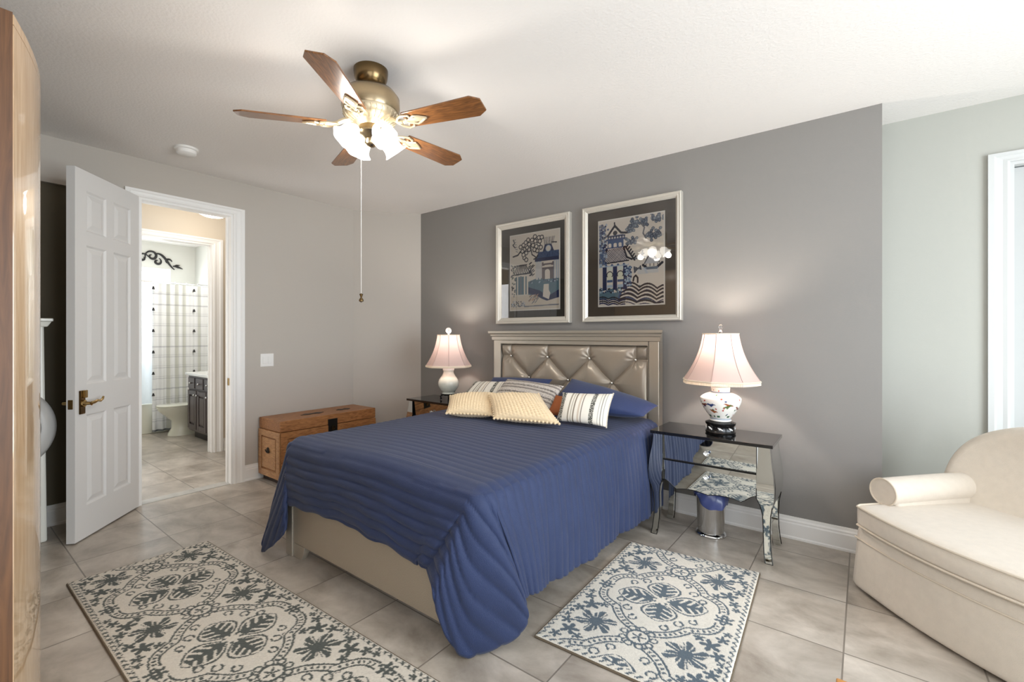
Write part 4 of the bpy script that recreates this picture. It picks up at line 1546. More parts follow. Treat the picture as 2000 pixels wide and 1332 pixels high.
# ------------------------------------------------------------------ mirrored nightstands
def nightstand(label, loc, group):
    """local: x 0..0.714 (front left corner 0), y 0 (front) .. 0.38 (back)"""
    t = thing('mirrored_nightstand', label, 'nightstand', loc, 0, group)
    W_, D_ = 0.714, 0.385
    g = G(); g.box(-0.004, W_ + 0.004, -0.012, D_ - 0.005, 0.682, 0.702)
    build('top', g, M['black_glass'], t, bevel=0.002)
    prof = [(0.682, 0.014, 0.078), (0.60, 0.006, 0.080), (0.52, -0.006, 0.080), (0.44, -0.012, 0.080), (0.38, -0.010, 0.079), (0.335, 0.0, 0.062), (0.28, 0.010, 0.052), (0.20, 0.014, 0.050), (0.12, 0.012, 0.048), (0.05, 0.006, 0.044), (0.0, -0.002, 0.036)]
    yb = [0.010, 0.002, -0.012, -0.020, -0.018, -0.004, 0.012, 0.022, 0.022, 0.012, 0.004]
    for fx in (0, 1):
        for fy in (0, 1):
            secs = []
            for (z, xo, xi), y0 in zip(prof, yb):
                y1 = y0 + (0.045 if z > 0.3 else 0.036)
                if fx:
                    xa, xb = W_ - xo, W_ - xi
                else:
                    xa, xb = xo, xi
                if fy:
                    ya, yb_ = D_ - 0.02 - y0 * 0.3, D_ - 0.02 - y0 * 0.3 - (y1 - y0)
                else:
                    ya, yb_ = y0, y1
                secs.append([(xa, ya, z), (xb, ya, z), (xb, yb_, z), (xa, yb_, z)])
            g = G(); g.loft(secs)
            lg = build('leg', g, M['mirror'], t, smooth=True, angle=50)
            # dark outline along the inner edge
            g = G()
            for ix in (1, 0):
                pts = [Vector(s[ix]) + Vector((0, 0, 0)) for s in secs[(3 if ix else 5):]]
                g.tube([tuple(p) for p in pts], 0.0028, 6)
            g.tube([secs[-1][0], secs[-1][1]], 0.003, 6)
            build('dark_edge', g, M['mirror_edge'], lg)
    for fx in (0, 1):
        secs = []
        for (z, xo, xi), y0 in list(zip(prof, yb))[:6]:
            xa = W_ - xo if fx else xo
            xi_ = xa + (-0.012 if fx else 0.012)
            secs.append([(xa, 0.04, z), (xi_, 0.04, z), (xi_, D_ - 0.06, z), (xa, D_ - 0.06, z)])
        g = G(); g.loft(secs)
        build('side_panel', g, M['mirror'], t, smooth=True, angle=50)
    g = G(); g.box(0.08, W_ - 0.08, 0.045, D_ - 0.04, 0.39, 0.681)
    build('carcass', g, M['mirror_edge'], t)
    # drawers, tipped a little forward at the top
    x0, x1 = 0.083, W_ - 0.083
    g = G()
    n = 20
    poly = [(x0, 0.678), (x0, 0.520), (x1, 0.520), (x1, 0.678)]
    g.prism(poly, lambda x, z: (x, 0.006 + (0.678 - z) * 0.07, z), lambda x, z: (x, 0.044, z))
    d_a = build('drawer', g, M['mirror'], t)
    # lower drawer with scalloped apron
    w = x1 - x0
    sc = []
    for k in range(61):
        s = k / 60
        a = abs(s - 0.5) * 2
        if a > 0.70:
            z = 0.335 + 0.048 * math.sin((a - 0.70) / 0.30 * PI / 2) ** 1.5
        else:
            z = 0.332 + 0.013 * math.sin(a / 0.70 * PI) ** 1.0
        sc.append((x0 + w * s, z))
    poly = [(x0, 0.512)] + sc + [(x1, 0.512)]
    g = G()
    g.prism(poly, lambda x, z: (x, 0.004 + (0.512 - z) * 0.028, z), lambda x, z: (x, 0.044, z))
    d_b = build('drawer', g, M['mirror'], t)
    g = G()
    g.tube([(x, 0.004 + (0.512 - z) * 0.028, z) for x, z in sc], 0.0022, 6)
    g.box(x0, x1, 0.010, 0.03, 0.512, 0.520)
    for x in (x0 - 0.003, x1 + 0.003):
        g.box(x - 0.0022, x + 0.0022, -0.006, 0.03, 0.375, 0.681)
    build('dark_seam', g, M['mirror_edge'], t)
    for d_, z, yy in ((d_a, 0.598, 0.010), (d_b, 0.448, 0.006)):
        g = G()
        A = Matrix.Rotation(PI / 2, 3, 'X')
        g.lathe([(0.004, 0), (0.005, 0.008), (0.014, 0.013), (0.017, 0.020), (0.012, 0.028), (0.0, 0.030)], 10, (W_ / 2 - 0.002, yy, z), A)
        build('crystal_knob', g, M['crystal'], d_)
    return t


nightstand('mirrored bombe nightstand to the right of the bed, fully in view', (-1.135, 3.105, 0), None)
nightstand('mirrored nightstand on the far side of the bed, mostly hidden behind it', (-3.640, 3.105, 0), None)


# ------------------------------------------------------------------ table lamps
def bell_shade(t, r0, r1, z0, z1, panels, fr):
    n = 24
    prof = []
    for k in range(n + 1):
        s = k / n
        r = r1 + (r0 - r1) * (0.35 * s + 0.65 * s ** 2.2)
        prof.append((r, z1 + (z0 - z1) * s))
    seg = panels * 12

    def rr(r, th):
        # straight-sided panels between the ribs
        k = (th / (2 * PI) * panels) % 1 - 0.5
        return r * (math.cos(PI / panels) / math.cos(k * 2 * PI / panels) * 0.55 + 0.45)
    P = [[(rr(r, 2 * PI * i / seg) * math.cos(2 * PI * i / seg), rr(r, 2 * PI * i / seg) * math.sin(2 * PI * i / seg), z) for r, z in prof] for i in range(seg + 1)]
    g = G(); g.grid(P)
    sh = build('lamp_shade', g, M['lampshade'], t, smooth=True, angle=180)
    g = G()
    for i in range(0, seg, 12):
        g.tube([P[i][j] for j in range(n + 1)], 0.0022, 5)
    build('shade_ribs', g, M['shade_seam'], sh)
    rim = [P[i][n] for i in range(seg)]
    g = G(); g.tube([P[i][0] for i in range(seg)], 0.004, 6, closed=True)
    build('top_trim', g, M['fringe'], sh)
    g = G()
    g.tube([(p[0], p[1], p[2] - 0.004) for p in rim], 0.007, 6, closed=True)
    if fr:
        for i in range(seg * 2):
            th = 2 * PI * i / (seg * 2)
            r = rr(r0, th)
            g.tube([(r * math.cos(th), r * math.sin(th), z0), (r * 1.004 * math.cos(th), r * 1.004 * math.sin(th), z0 - 0.026)], 0.0034, 4)
    else:
        g.tube([(p[0], p[1], p[2] - 0.012) for p in rim], 0.008, 6, closed=True)
    build('fringe' if fr else 'rim_trim', g, M['fringe'], sh)
    # harp spokes
    g = G()
    for k in range(3):
        a = 2 * PI * k / 3
        g.tube([(0, 0, z1 - 0.01), (r1 * 0.97 * math.cos(a), r1 * 0.97 * math.sin(a), z1 - 0.004)], 0.002, 5)
    build('spider', g, M['brass'], t)


def vase_attr(g, n):
    V = np.array(g.v)
    col = np.ones((len(V), 4)); col[:, :3] = lin((234, 230, 222))
    th = np.arctan2(V[:, 1], V[:, 0]); z = V[:, 2]
    r_ = np.random.default_rng(11)
    for k in range(16):
        a, zz = r_.uniform(-PI, PI), r_.uniform(0.145, 0.225)
        da = np.abs((th - a + PI) % (2 * PI) - PI)
        sl = r_.uniform(-0.12, 0.12)
        mk = (da < 0.26) & (np.abs(z - zz - sl * ((th - a + PI) % (2 * PI) - PI) * 0.4 - 0.008 * np.sin(da * 9)) < 0.0085 * (1 - da / 0.26) + 0.0015)
        col[mk, :3] = lin([(120, 60, 36), (160, 44, 40), (46, 62, 108), (150, 84, 50), (90, 110, 66)][k % 5])
    for k in range(46):
        a, zz = r_.uniform(-PI, PI), r_.uniform(0.105, 0.285)
        da = np.abs((th - a + PI) % (2 * PI) - PI)
        mk = np.hypot(da * 0.10, z - zz) < 0.0055
        col[mk, :3] = lin([(70, 96, 62), (176, 70, 60), (60, 76, 120)][k % 3])
    mk = (z < 0.125) & (z > 0.110) & (np.sin(th * 16) + np.sin(th * 7) > 0.2)
    col[mk, :3] = lin((70, 104, 78))
    for a, b in ((0.094, 0.098), (0.100, 0.103), (0.268, 0.274)):
        col[(z > a) & (z < b), :3] = lin((110, 130, 150))
    return col


tl = thing('table_lamp', 'painted ginger jar lamp with fringed pink bell shade on the right mirrored nightstand', 'lamp', (-0.742, 3.29, 0.702))
g = G()
g.loft([[(math.cos(a) * r * (1 - 0.10 * abs(math.sin(2 * a)) ** 6), math.sin(a) * r * (1 - 0.10 * abs(math.sin(2 * a)) ** 6), z) for a in np.linspace(0, 2 * PI, 48, endpoint=False)] for r, z in ((0.088, 0), (0.092, 0.012), (0.084, 0.020), (0.082, 0.052), (0.090, 0.060), (0.092, 0.072), (0.070, 0.080))])
st = build('stand', g, M['black_lacquer'], tl, smooth=True, angle=50)
for a in np.linspace(0, 2 * PI, 8, endpoint=False):
    g = G()
    ca, sa = math.cos(a + .2), math.sin(a + .2)
    g.tube([(0.0835 * ca - 0.014 * sa, 0.0835 * sa + 0.014 * ca, 0.030), (0.0850 * ca, 0.0850 * sa, 0.040), (0.0835 * ca + 0.012 * sa, 0.0835 * sa - 0.012 * ca, 0.046), (0.0845 * ca, 0.0845 * sa, 0.033)], 0.0045, 6)
    build('pearl_inlay', g, M['white_plastic'], st, smooth=True)
prof0 = [(0.058, 0.080), (0.066, 0.086), (0.062, 0.098), (0.064, 0.106), (0.078, 0.125), (0.098, 0.155), (0.116, 0.19), (0.124, 0.218), (0.120, 0.236), (0.095, 0.255), (0.062, 0.268), (0.056, 0.276), (0.058, 0.30), (0.05, 0.306)]
pv = smooth_curve(prof0, 120)
pv = [(max(r, 0.001), z) for r, z in pv]
g = G(); g.lathe(pv, 160)
build('jar', g, M['porcelain'], tl, smooth=True, angle=180, fix=False, attr=vase_attr(g, 0))
g = G(); g.lathe([(0.05, 0.306), (0.060, 0.308), (0.060, 0.322), (0.03, 0.335), (0.012, 0.34), (0.010, 0.41), (0.006, 0.42), (0.006, 0.665)], 32)
build('neck', g, M['crackle'], tl, smooth=True, angle=60)
bell_shade(tl, 0.232, 0.110, 0.352, 0.652, 8, True)
g = G(); g.lathe([(0.010, 0.655), (0.012, 0.665), (0.006, 0.678), (0.012, 0.692), (0.013, 0.702), (0.006, 0.714), (0.0, 0.718)], 16)
build('finial', g, M['crystal'], tl, smooth=True)
point('lamp_bulb', (0, 0, 0.575), 15, (1.0, 0.90, 0.80), 0.03, tl)

tl = thing('table_lamp', 'pale celadon vase lamp with pink bell shade on the far nightstand beyond the pillows', 'lamp', (-3.245, 3.295, 0.702))
g = G()
g.lathe([(0.055, 0.045), (0.075, 0.050), (0.078, 0.058), (0.05, 0.064)], 32)
for k in range(4):
    a = PI / 4 + k * PI / 2
    ca, sa = math.cos(a), math.sin(a)
    g.tube([(0.062 * ca, 0.062 * sa, 0.05), (0.080 * ca, 0.080 * sa, 0.035), (0.070 * ca, 0.070 * sa, 0.012), (0.084 * ca, 0.084 * sa, 0.010)], 0.008, 8)
build('stand', g, M['black_lacquer'], tl, smooth=True)
pv = smooth_curve([(0.05, 0.060), (0.066, 0.064), (0.060, 0.075), (0.080, 0.10), (0.100, 0.14), (0.102, 0.175), (0.088, 0.21), (0.064, 0.245), (0.052, 0.275), (0.055, 0.30), (0.05, 0.31)], 60)
g = G(); g.lathe([(max(r, .001), z) for r, z in pv], 48)
build('vase', g, M['crackle'], tl, smooth=True, angle=180)
g = G(); g.lathe([(0.056, 0.296), (0.058, 0.33), (0.05, 0.336), (0.012, 0.34), (0.010, 0.66)], 32)
build('neck', g, M['white_plastic'], tl, smooth=True, angle=50)
bell_shade(tl, 0.222, 0.110, 0.345, 0.645, 8, False)
g = G(); g.lathe([(0.006, 0.648), (0.010, 0.656), (0.006, 0.664), (0.006, 0.668), (0.0, 0.67)], 12)
g.lathe([(0.027, -0.006), (0.029, 0), (0.027, 0.006), (0.012, 0.008), (0.010, 0.0), (0.012, -0.008)], 24, (0, 0, 0.690), Matrix.Rotation(0.67, 3, 'Z') @ Matrix.Rotation(PI / 2, 3, 'X'))
build('finial', g, M['white_plastic'], tl, smooth=True)
point('lamp_bulb', (0, 0, 0.57), 13, (1.0, 0.90, 0.80), 0.03, tl)

# ------------------------------------------------------------------ waste bin
t = thing('waste_bin', 'chrome waste bin with blue liner bag under the right nightstand', 'bin', (-0.815, 3.345, 0))
g = G(); g.lathe([(0.094, 0), (0.096, 0.010), (0.090, 0.020), (0.080, 0.024), (0.081, 0.03), (0.096, 0.285), (0.100, 0.290), (0.100, 0.298), (0.092, 0.298), (0.078, 0.03), (0.0, 0.028)], 48)
build('can', g, M['chrome'], t, smooth=True, angle=40)
P = []
for i in range(49):
    a = 2 * PI * i / 48
    row = []
    dz = 0.05 + 0.030 * math.sin(a * 3) + 0.05 * math.exp(-((a - 5.6) / 0.5) ** 2)
    for k in range(12):
        s = k / 11
        r = 0.100 + 0.010 * math.sin(PI * s) + 0.005 * math.sin(a * 11 + s * 4) * s + 0.022 * s * math.exp(-((a - 5.6) / 0.5) ** 2)
        row.append((r * math.cos(a), r * math.sin(a), 0.303 - dz * s * 1.3))
    P.append(row)
P[-1] = P[0]
g = G(); g.grid(P)
build('liner_bag', g, M['bag'], t, smooth=True, angle=180)


# ------------------------------------------------------------------ rugs
def rug_pattern(U, V, P, hw, ends):
    """dark mask; U along length from a medallion centre, V across from the middle"""
    a = np.mod(U + P / 2, P) - P / 2
    av, aa = np.abs(V), np.abs(a)
    dark = np.zeros(U.shape, bool)

    def arc(p, q, bulge, n=26):
        p, q = np.array(p), np.array(q)
        d_ = q - p
        nn = np.array([d_[1], -d_[0]]) / np.hypot(*d_)
        if nn @ (p + q) < 0:
            nn = -nn
        return [p + d_ * s + nn * bulge * math.sin(PI * s) for s in np.linspace(0, 1, n)]
    pts = arc((0.318, 0.028), (0.190, 0.172), 0.018) + arc((0.185, 0.172), (0.020, 0.285), 0.040)
    pts = np.array(pts)
    cum = np.concatenate([[0], np.cumsum(np.hypot(*np.diff(pts, axis=0).T))])
    best = np.full(U.shape, 9.0); si = np.zeros(U.shape); sgn = np.ones(U.shape)
    for i in range(len(pts) - 1):
        p, q = pts[i], pts[i + 1]
        d_ = q - p
        L2 = d_ @ d_
        if L2 < 1e-10:
            continue
        t_ = np.clip(((aa - p[0]) * d_[0] + (av - p[1]) * d_[1]) / L2, 0, 1)
        dx, dy = aa - p[0] - t_ * d_[0], av - p[1] - t_ * d_[1]
        dd = np.hypot(dx, dy)
        mk = dd < best
        best[mk] = dd[mk]
        si[mk] = (cum[i] + t_ * math.sqrt(L2))[mk]
        cr_ = d_[0] * dy - d_[1] * dx
        sgn[mk] = np.sign(cr_)[mk]
    sd = best * np.where(sgn < 0, 1, -1)      # >0 outside the lens
    sd = np.where(sgn > 0, -best, best)
    dark |= np.abs(sd) < 0.0048
    dark |= np.abs(sd + 0.036) < 0.0045
    dark |= (sd < -0.010) & (sd > -0.027) & (np.mod(si, 0.026) < 0.012)
    inside = sd < -0.045
    outside = sd > 0.008
    # four leaves of the medallion
    for k in range(4):
        th = k * PI / 2 + 0.16
        t_ = a * math.cos(th) + V * math.sin(th)
        w_ = -a * math.sin(th) + V * math.cos(th)
        R0, R1 = 0.026, (0.185 if k % 2 == 0 else 0.205)
        s = (t_ - R0) / (R1 - R0)
        ok = (s > 0) & (s < 1)
        s_ = np.clip(s, 0.001, 0.999)
        Wd = 0.077 * np.sin(PI * s_ ** 1.05) ** 0.80
        dark |= ok & (np.abs(np.abs(w_) - Wd) < 0.0055)
        leaf = (s > 0.06) & (s < 0.88) & (np.abs(w_) < 0.82 * Wd - 0.003)
        slit = (np.mod(s * 4.6 - np.abs(w_) * 16, 1) < 0.36) & (np.abs(w_) > 0.008 + 0.008 * (1 - s_)) & (s > 0.16)
        dark |= leaf & ~slit
    r = np.hypot(a, V); th = np.arctan2(V, a)
    star = r < 0.036 * (0.60 + 0.4 * np.cos(7 * th))
    dark &= ~(r < 0.040)
    dark |= (r < 0.040) & ~star & (r > 0.024) & (np.cos(7 * th) < -0.2)
    # curls between the leaves
    for sx in (-1, 1):
        for sy in (-1, 1):
            for (cx, cy, rr_) in ((0.150, 0.115, 0.019), (0.100, 0.165, 0.016), (0.215, 0.070, 0.017)):
                x_, y_ = a - sx * cx, V - sy * cy
                rad = np.hypot(x_, y_); an = np.arctan2(y_ * sy, x_ * sx)
                dark |= (np.abs(rad - rr_) < 0.0042) & (an > -2.4) & inside
                dark |= (np.hypot(x_ + sx * 0.020, y_ - sy * 0.004) < 0.008) & inside
            x_, y_ = a - sx * 0.165, V - sy * 0.165
            rad = np.hypot(x_, y_); an = np.arctan2(y_, x_)
            dark |= (rad < 0.030 * (0.45 + 0.55 * np.abs(np.cos(1.5 * an + 0.6)))) & inside
    # joint rosettes
    b = np.where(a >= 0, a - P / 2, a + P / 2)
    r = np.hypot(b, V); th = np.arctan2(V, b)
    near = r < 0.082
    ros = (np.abs(r - 0.046) < 0.0048) | (r < 0.033 * (0.55 + 0.45 * np.cos(5 * th + 0.5)))
    pet = np.zeros(U.shape, bool); pin = np.zeros(U.shape, bool)
    for k in range(9):
        px_, py_ = 0.064 * math.cos(2 * PI * k / 9), 0.064 * math.sin(2 * PI * k / 9)
        q_ = np.hypot(b - px_, V - py_)
        pet |= q_ < 0.019; pin |= q_ < 0.0105
    dark = np.where(near & (r < 0.050), ros, dark)
    dark = np.where(pet & (r > 0.050), pet & ~pin, dark)
    # side rosettes
    for sy in (-1, 1):
        x_, y_ = a, V - sy * 0.275
        rad = np.hypot(x_ / 1.25, y_)
        cl = rad < 0.042
        dots = (np.mod(x_ + 0.008, 0.024) < 0.010) & (np.mod(y_ + 0.006, 0.022) < 0.010)
        dark = np.where(cl, ~dots & (rad < 0.042 * (0.8 + 0.2 * np.cos(6 * np.arctan2(y_, x_)))), dark)
    # palmettes beside the joints
    for sy in (-1, 1):
        x_, y_ = b, V - sy * 0.190
        rad = np.hypot(x_, y_); an = np.arctan2(y_ * sy, x_)
        lob = 0.094 * (0.30 + 0.70 * np.abs(np.cos(3.0 * an + 0.3 * np.sin(rad * 90))) ** 0.8)
        vein = np.abs(np.mod(an * 7 / PI, 1) - 0.5) < 0.10
        dark |= (rad < lob) & outside & (~(vein & (rad > 0.03)))
        for sx in (-1, 1):
            for (ox, oy, sz) in ((0.120, 0.070, 0.044), (0.062, 0.108, 0.032), (0.185, 0.105, 0.030), (0.150, 0.020, 0.026), (0.235, 0.118, 0.022), (0.020, 0.128, 0.020)):
                x2, y2 = b - sx * ox, V - sy * (0.190 + oy)
                rad = np.hypot(x2, y2); an = np.arctan2(y2, x2)
                dark |= (rad < sz * (0.25 + 0.75 * np.abs(np.cos(2.5 * an + sx + ox * 9)))) & outside & (av < hw - 0.030)
    # border ticks
    brd = hw - 0.030
    edge = av > brd
    dark &= ~edge
    tick = (av > brd + 0.004) & (av < hw - 0.007) & ((np.mod(U + av * 0.9, 0.036) < 0.012) | (np.mod(U - av * 1.4 + 0.01, 0.036) < 0.007))
    dark |= tick
    u0, u1 = ends
    e = np.minimum(U - u0, u1 - U)
    ee = e < 0.030
    dark &= ~ee
    dark |= ee & (e > 0.007) & (e < 0.026) & (np.mod(V + e * 0.9, 0.036) < 0.013)
    return dark


def rug(name, label, quad, Lr, Wr, umed, P, res, cdark, clight):
    """quad: world corners at (u0,v0),(u1,v0),(u1,v1),(u0,v1); umed: distance of one medallion centre from u0"""
    q_ = [Vector((*p, 0)) for p in quad]
    loc = sum(q_, Vector()) / 4
    nu, nv = int(Lr / res), int(Wr / res)
    S, T_ = np.meshgrid(np.linspace(0, 1, nu), np.linspace(0, 1, nv), indexing='ij')
    U = S * Lr - umed
    V = (T_ - 0.5) * Wr
    jit = 0.0016
    dk = rug_pattern(U + rng.normal(0, jit, U.shape) * 0.7, V + rng.normal(0, jit, U.shape) * 0.7, P, Wr / 2, (-umed, Lr - umed))
    col = np.ones((nu, nv, 4))
    tone = (1 + rng.normal(0, 0.05, U.shape))[..., None]
    col[..., :3] = np.where(dk[..., None], np.array(lin(cdark)), np.array(lin(clight))) * tone
    x = [np.array([p.x for p in q_]), np.array([p.y for p in q_])]
    w4 = [(1 - S) * (1 - T_), S * (1 - T_), S * T_, (1 - S) * T_]
    Xw = sum(w * x[0][i] for i, w in enumerate(w4)) - loc.x
    Yw = sum(w * x[1][i] for i, w in enumerate(w4)) - loc.y
    e = np.minimum(np.minimum(S * Lr, (1 - S) * Lr), np.minimum(T_ * Wr, (1 - T_) * Wr))
    Zw = 0.014 - 0.006 * np.exp(-e / 0.004) + np.where(dk, 0.0, 0.0012) + rng.normal(0, 0.0004, U.shape)
    g = G()
    g.grid(np.stack([Xw, Yw, Zw], -1).tolist())
    g.v = [tuple(p) for p in g.v]
    o = build(name, g, M['rug'], None, loc, smooth=True, angle=180, fix=False, attr=col)
    tag(o, label, 'rug')
    # rim tube whose dark colour stands in for the edge shadow
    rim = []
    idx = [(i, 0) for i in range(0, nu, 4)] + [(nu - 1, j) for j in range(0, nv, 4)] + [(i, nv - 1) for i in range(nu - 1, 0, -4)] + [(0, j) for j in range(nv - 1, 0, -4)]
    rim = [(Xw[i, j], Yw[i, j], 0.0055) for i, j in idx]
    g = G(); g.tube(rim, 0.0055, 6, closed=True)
    build('shaded_edge', g, M['rug_edge'], o, smooth=True)
    return o


M['rug_edge'] = mat('rug_edge_shade', (104, 92, 76), rough=0.95)  # shadow along the rug rim put into the colour
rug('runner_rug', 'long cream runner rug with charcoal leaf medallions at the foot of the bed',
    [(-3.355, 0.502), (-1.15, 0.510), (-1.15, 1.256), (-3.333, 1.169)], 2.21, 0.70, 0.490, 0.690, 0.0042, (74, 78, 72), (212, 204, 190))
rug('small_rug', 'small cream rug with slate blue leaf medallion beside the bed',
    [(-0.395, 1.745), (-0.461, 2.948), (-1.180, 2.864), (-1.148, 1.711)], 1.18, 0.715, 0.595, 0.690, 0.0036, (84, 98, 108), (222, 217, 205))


# ------------------------------------------------------------------ armchair
AE = math.atan2(-0.685, 0.7285)
arm = thing('armchair', 'cream upholstered armchair with rolled arm angled in the corner at the right', 'armchair', (-0.033, 3.132, 0), AE)
AW, AD = 1.02, 0.86


def soft_box(name, x0, x1, y0, y1, z0, z1, r, m, parent, seg=5, puff=0.0, fn=None, n=18):
    g = G()
    bm_ = bmesh.new()
    bmesh.ops.create_cube(bm_, size=1)
    bmesh.ops.subdivide_edges(bm_, edges=bm_.edges, cuts=n, use_grid_fill=True)
    hx, hy, hz = (x1 - x0) / 2, (y1 - y0) / 2, (z1 - z0) / 2
    c_ = Vector(((x0 + x1) / 2, (y0 + y1) / 2, (z0 + z1) / 2))
    for v in bm_.verts:
        p = Vector((v.co.x * 2 * hx, v.co.y * 2 * hy, v.co.z * 2 * hz))
        q_ = Vector((max(-hx + r, min(hx - r, p.x)), max(-hy + r, min(hy - r, p.y)), max(-hz + r, min(hz - r, p.z))))
        d_ = p - q_
        if d_.length > 1e-9:
            d_ = d_.normalized() * r
        o_ = q_ + d_
        ux, uy, uz = o_.x / hx, o_.y / hy, o_.z / hz
        if puff:
            o_.z += puff * (1 if uz > 0 else -0.25) * abs(uz) * (1 - ux * ux) * (1 - uy * uy)
            o_.y += (-puff if uy < 0 else puff) * 0.5 * abs(uy) * (1 - ux * ux) * (1 - uz * uz)
        o_ += c_
        if fn:
            o_ = fn(o_)
        v.co = o_
    me_ = bpy.data.meshes.new(name)
    bm_.to_mesh(me_); bm_.free()
    me_.materials.append(m)
    me_.polygons.foreach_set('use_smooth', [True] * len(me_.polygons))
    o = bpy.data.objects.new(name, me_)
    C.objects.link(o)
    o.parent = parent
    return o


def front_bow(p):
    # the front bows out slightly, the skirt flares towards the floor
    k = 1 - ((p.x - AW / 2) / (AW / 2)) ** 2
    if p.y < 0.3:
        p.y -= 0.075 * k * (0.3 - p.y) / 0.3
    return p


def skirt_fn(p):
    p = front_bow(p)
    if p.y < 0.1:
        p.y -= 0.020 * (1 - p.z / 0.33)
    if p.x < 0.1:
        p.x -= 0.018 * (1 - p.z / 0.33)
    return p


soft_box('base', 0.0, AW, 0.0, AD, 0.012, 0.33, 0.022, M['cream'], arm, fn=skirt_fn, n=24)
g = G()
g.tube([tuple(skirt_fn(Vector((x, -0.001, 0.268)))) for x in np.linspace(0.0, AW, 40)], 0.0045, 6)
build('skirt_seam', g, M['piping'], arm, smooth=True)
cu = soft_box('seat_cushion', 0.012, AW - 0.012, -0.015, 0.66, 0.338, 0.446, 0.020, M['cream'], arm, puff=0.022, fn=front_bow, n=28)
g = G()
for z in (0.345, 0.441):
    pts = [Vector((x, -0.018, z)) for x in np.linspace(0.03, AW - 0.03, 40)]
    pts = [Vector((0.014, y, z)) for y in (0.30, 0.15, 0.05, 0.01)] + pts + [Vector((AW - 0.014, y, z)) for y in (0.01, 0.05, 0.15, 0.30)]
    out = []
    for p in pts:
        k = 1 - ((p.x - AW / 2) / (AW / 2)) ** 2
        out.append(tuple(front_bow(p.copy()) - Vector((0, 0.006 * k, 0))))
    g.tube(out, 0.0055, 6)
build('piping', g, M['piping'], cu, smooth=True)
for sx in (0, 1):
    X_ = (lambda x: x) if sx == 0 else (lambda x: AW - x)
    # arm: post below, roll on top
    secs = []
    for y in np.linspace(0.125, 0.72, 16):
        dr_ = 0.0 if y > 0.16 else -0.004
        zc = 0.512 + 0.01 * math.sin((y - 0.12) * 3)
        sec = []
        for k in range(28):
            th = 2 * PI * k / 28
            sec.append((X_(0.035 + (0.074 + dr_) * math.cos(th)), y, zc + (0.070 + dr_) * math.sin(th)))
        secs.append(sec)
    g = G(); g.loft(secs)
    ra = build('arm', g, M['cream'], arm, smooth=True, angle=60)
    g = G()
    g.tube([(X_(0.035 + 0.0725 * math.cos(a)), 0.124, 0.512 + 0.0685 * math.sin(a)) for a in np.linspace(0, 2 * PI, 40, endpoint=False)], 0.0045, 6, closed=True)
    build('arm_piping', g, M['piping'], ra, smooth=True)
    g = G()
    a0, a1 = X_(0.002), X_(0.088)
    g.box(min(a0, a1), max(a0, a1), 0.15, 0.80, 0.31, 0.50)
    build('arm_panel', g, M['cream'], arm, bevel=0.015, bseg=4)


def back_outline(n=60):
    """half-width profile of the rounded back"""
    pts = []
    for k in range(n + 1):
        th = PI * k / n
        e = 2 / 2.7
        cx_, sz_ = math.cos(th), math.sin(th)
        pts.append((AW / 2 - 0.575 * math.copysign(abs(cx_) ** e, cx_), 0.42 + 0.485 * abs(sz_) ** e))
    return pts


ol = back_outline()
secs = []
for (off, ins) in ((0.0, 0.055), (-0.035, 0.018), (-0.05, 0.0), (0.05, 0.0), (0.13, 0.0), (0.155, 0.02), (0.165, 0.06)):
    pass
cen = (AW / 2, 0.62)
g = G()
secs = []
for (y, sc_) in ((0.615, 0.70), (0.590, 0.84), (0.590, 0.93), (0.615, 0.985), (0.66, 1.0), (0.76, 1.0), (0.80, 0.98), (0.815, 0.93)):
    sec = []
    for x, z in ol + [(AW - 0.02, 0.30), (0.02, 0.30)]:
        zz = 0.55 + (z - 0.55) * (1 - (1 - sc_) * 0.8) if z > 0.42 else z
        xx = cen[0] + (x - cen[0]) * (1 - (1 - sc_) * 0.55)
        sec.append((xx, y + 0.16 * (zz - 0.42) - 0.02, zz))
    secs.append(sec)
g.loft(secs)
build('back', g, M['cream'], arm, smooth=True, angle=70)

# ------------------------------------------------------------------ low wooden bench in the foreground (only a corner shows)
t = thing('wooden_bench', 'corner of a light brown wooden bench top at the bottom edge of the photo', 'bench', (-0.060, 1.500, 0))
g = G(); g.box(0.002, 0.90, -0.42, -0.002, 0.425, 0.45)
build('top', g, M['bench'], t, bevel=0.003)
g = G(); g.box(0.0, 0.902, -0.422, 0.0, 0.405, 0.4249)
build('apron', g, M['bench_dark'], t)
for x in (0.02, 0.84):
    for y in (-0.40, -0.06):
        g = G(); g.frustum((x + 0.022, y + 0.02), (0.016, 0.016), (x + 0.022, y + 0.02), (0.024, 0.022), 0, 0.405)
        build('leg', g, M['bench_dark'], t)

# ------------------------------------------------------------------ hall and bathroom
t = thing('ceiling_light', 'lit white dome ceiling light seen through the top of the open doorway', 'ceiling light', (-5.30, 1.915, H))
g = G(); g.lathe([(0.07, 0), (0.07, -0.02), (0.03, -0.03), (0.02, -0.05)], 32); build('base', g, M['brass'], t, smooth=True)
g = G(); g.lathe([(0.19, -0.06), (0.185, -0.085), (0.15, -0.130), (0.09, -0.160), (0.0, -0.172)], 40); build('dome', g, M['dome'], t, smooth=True, angle=180)
g = G(); g.lathe([(0.195, -0.050), (0.197, -0.064), (0.18, -0.062), (0.02, -0.045)], 40); build('rim', g, M['brass'], t, smooth=True)
point('hall_bulb', (0, 0, -0.26), 5, (1.0, 0.95, 0.88), 0.08, t)

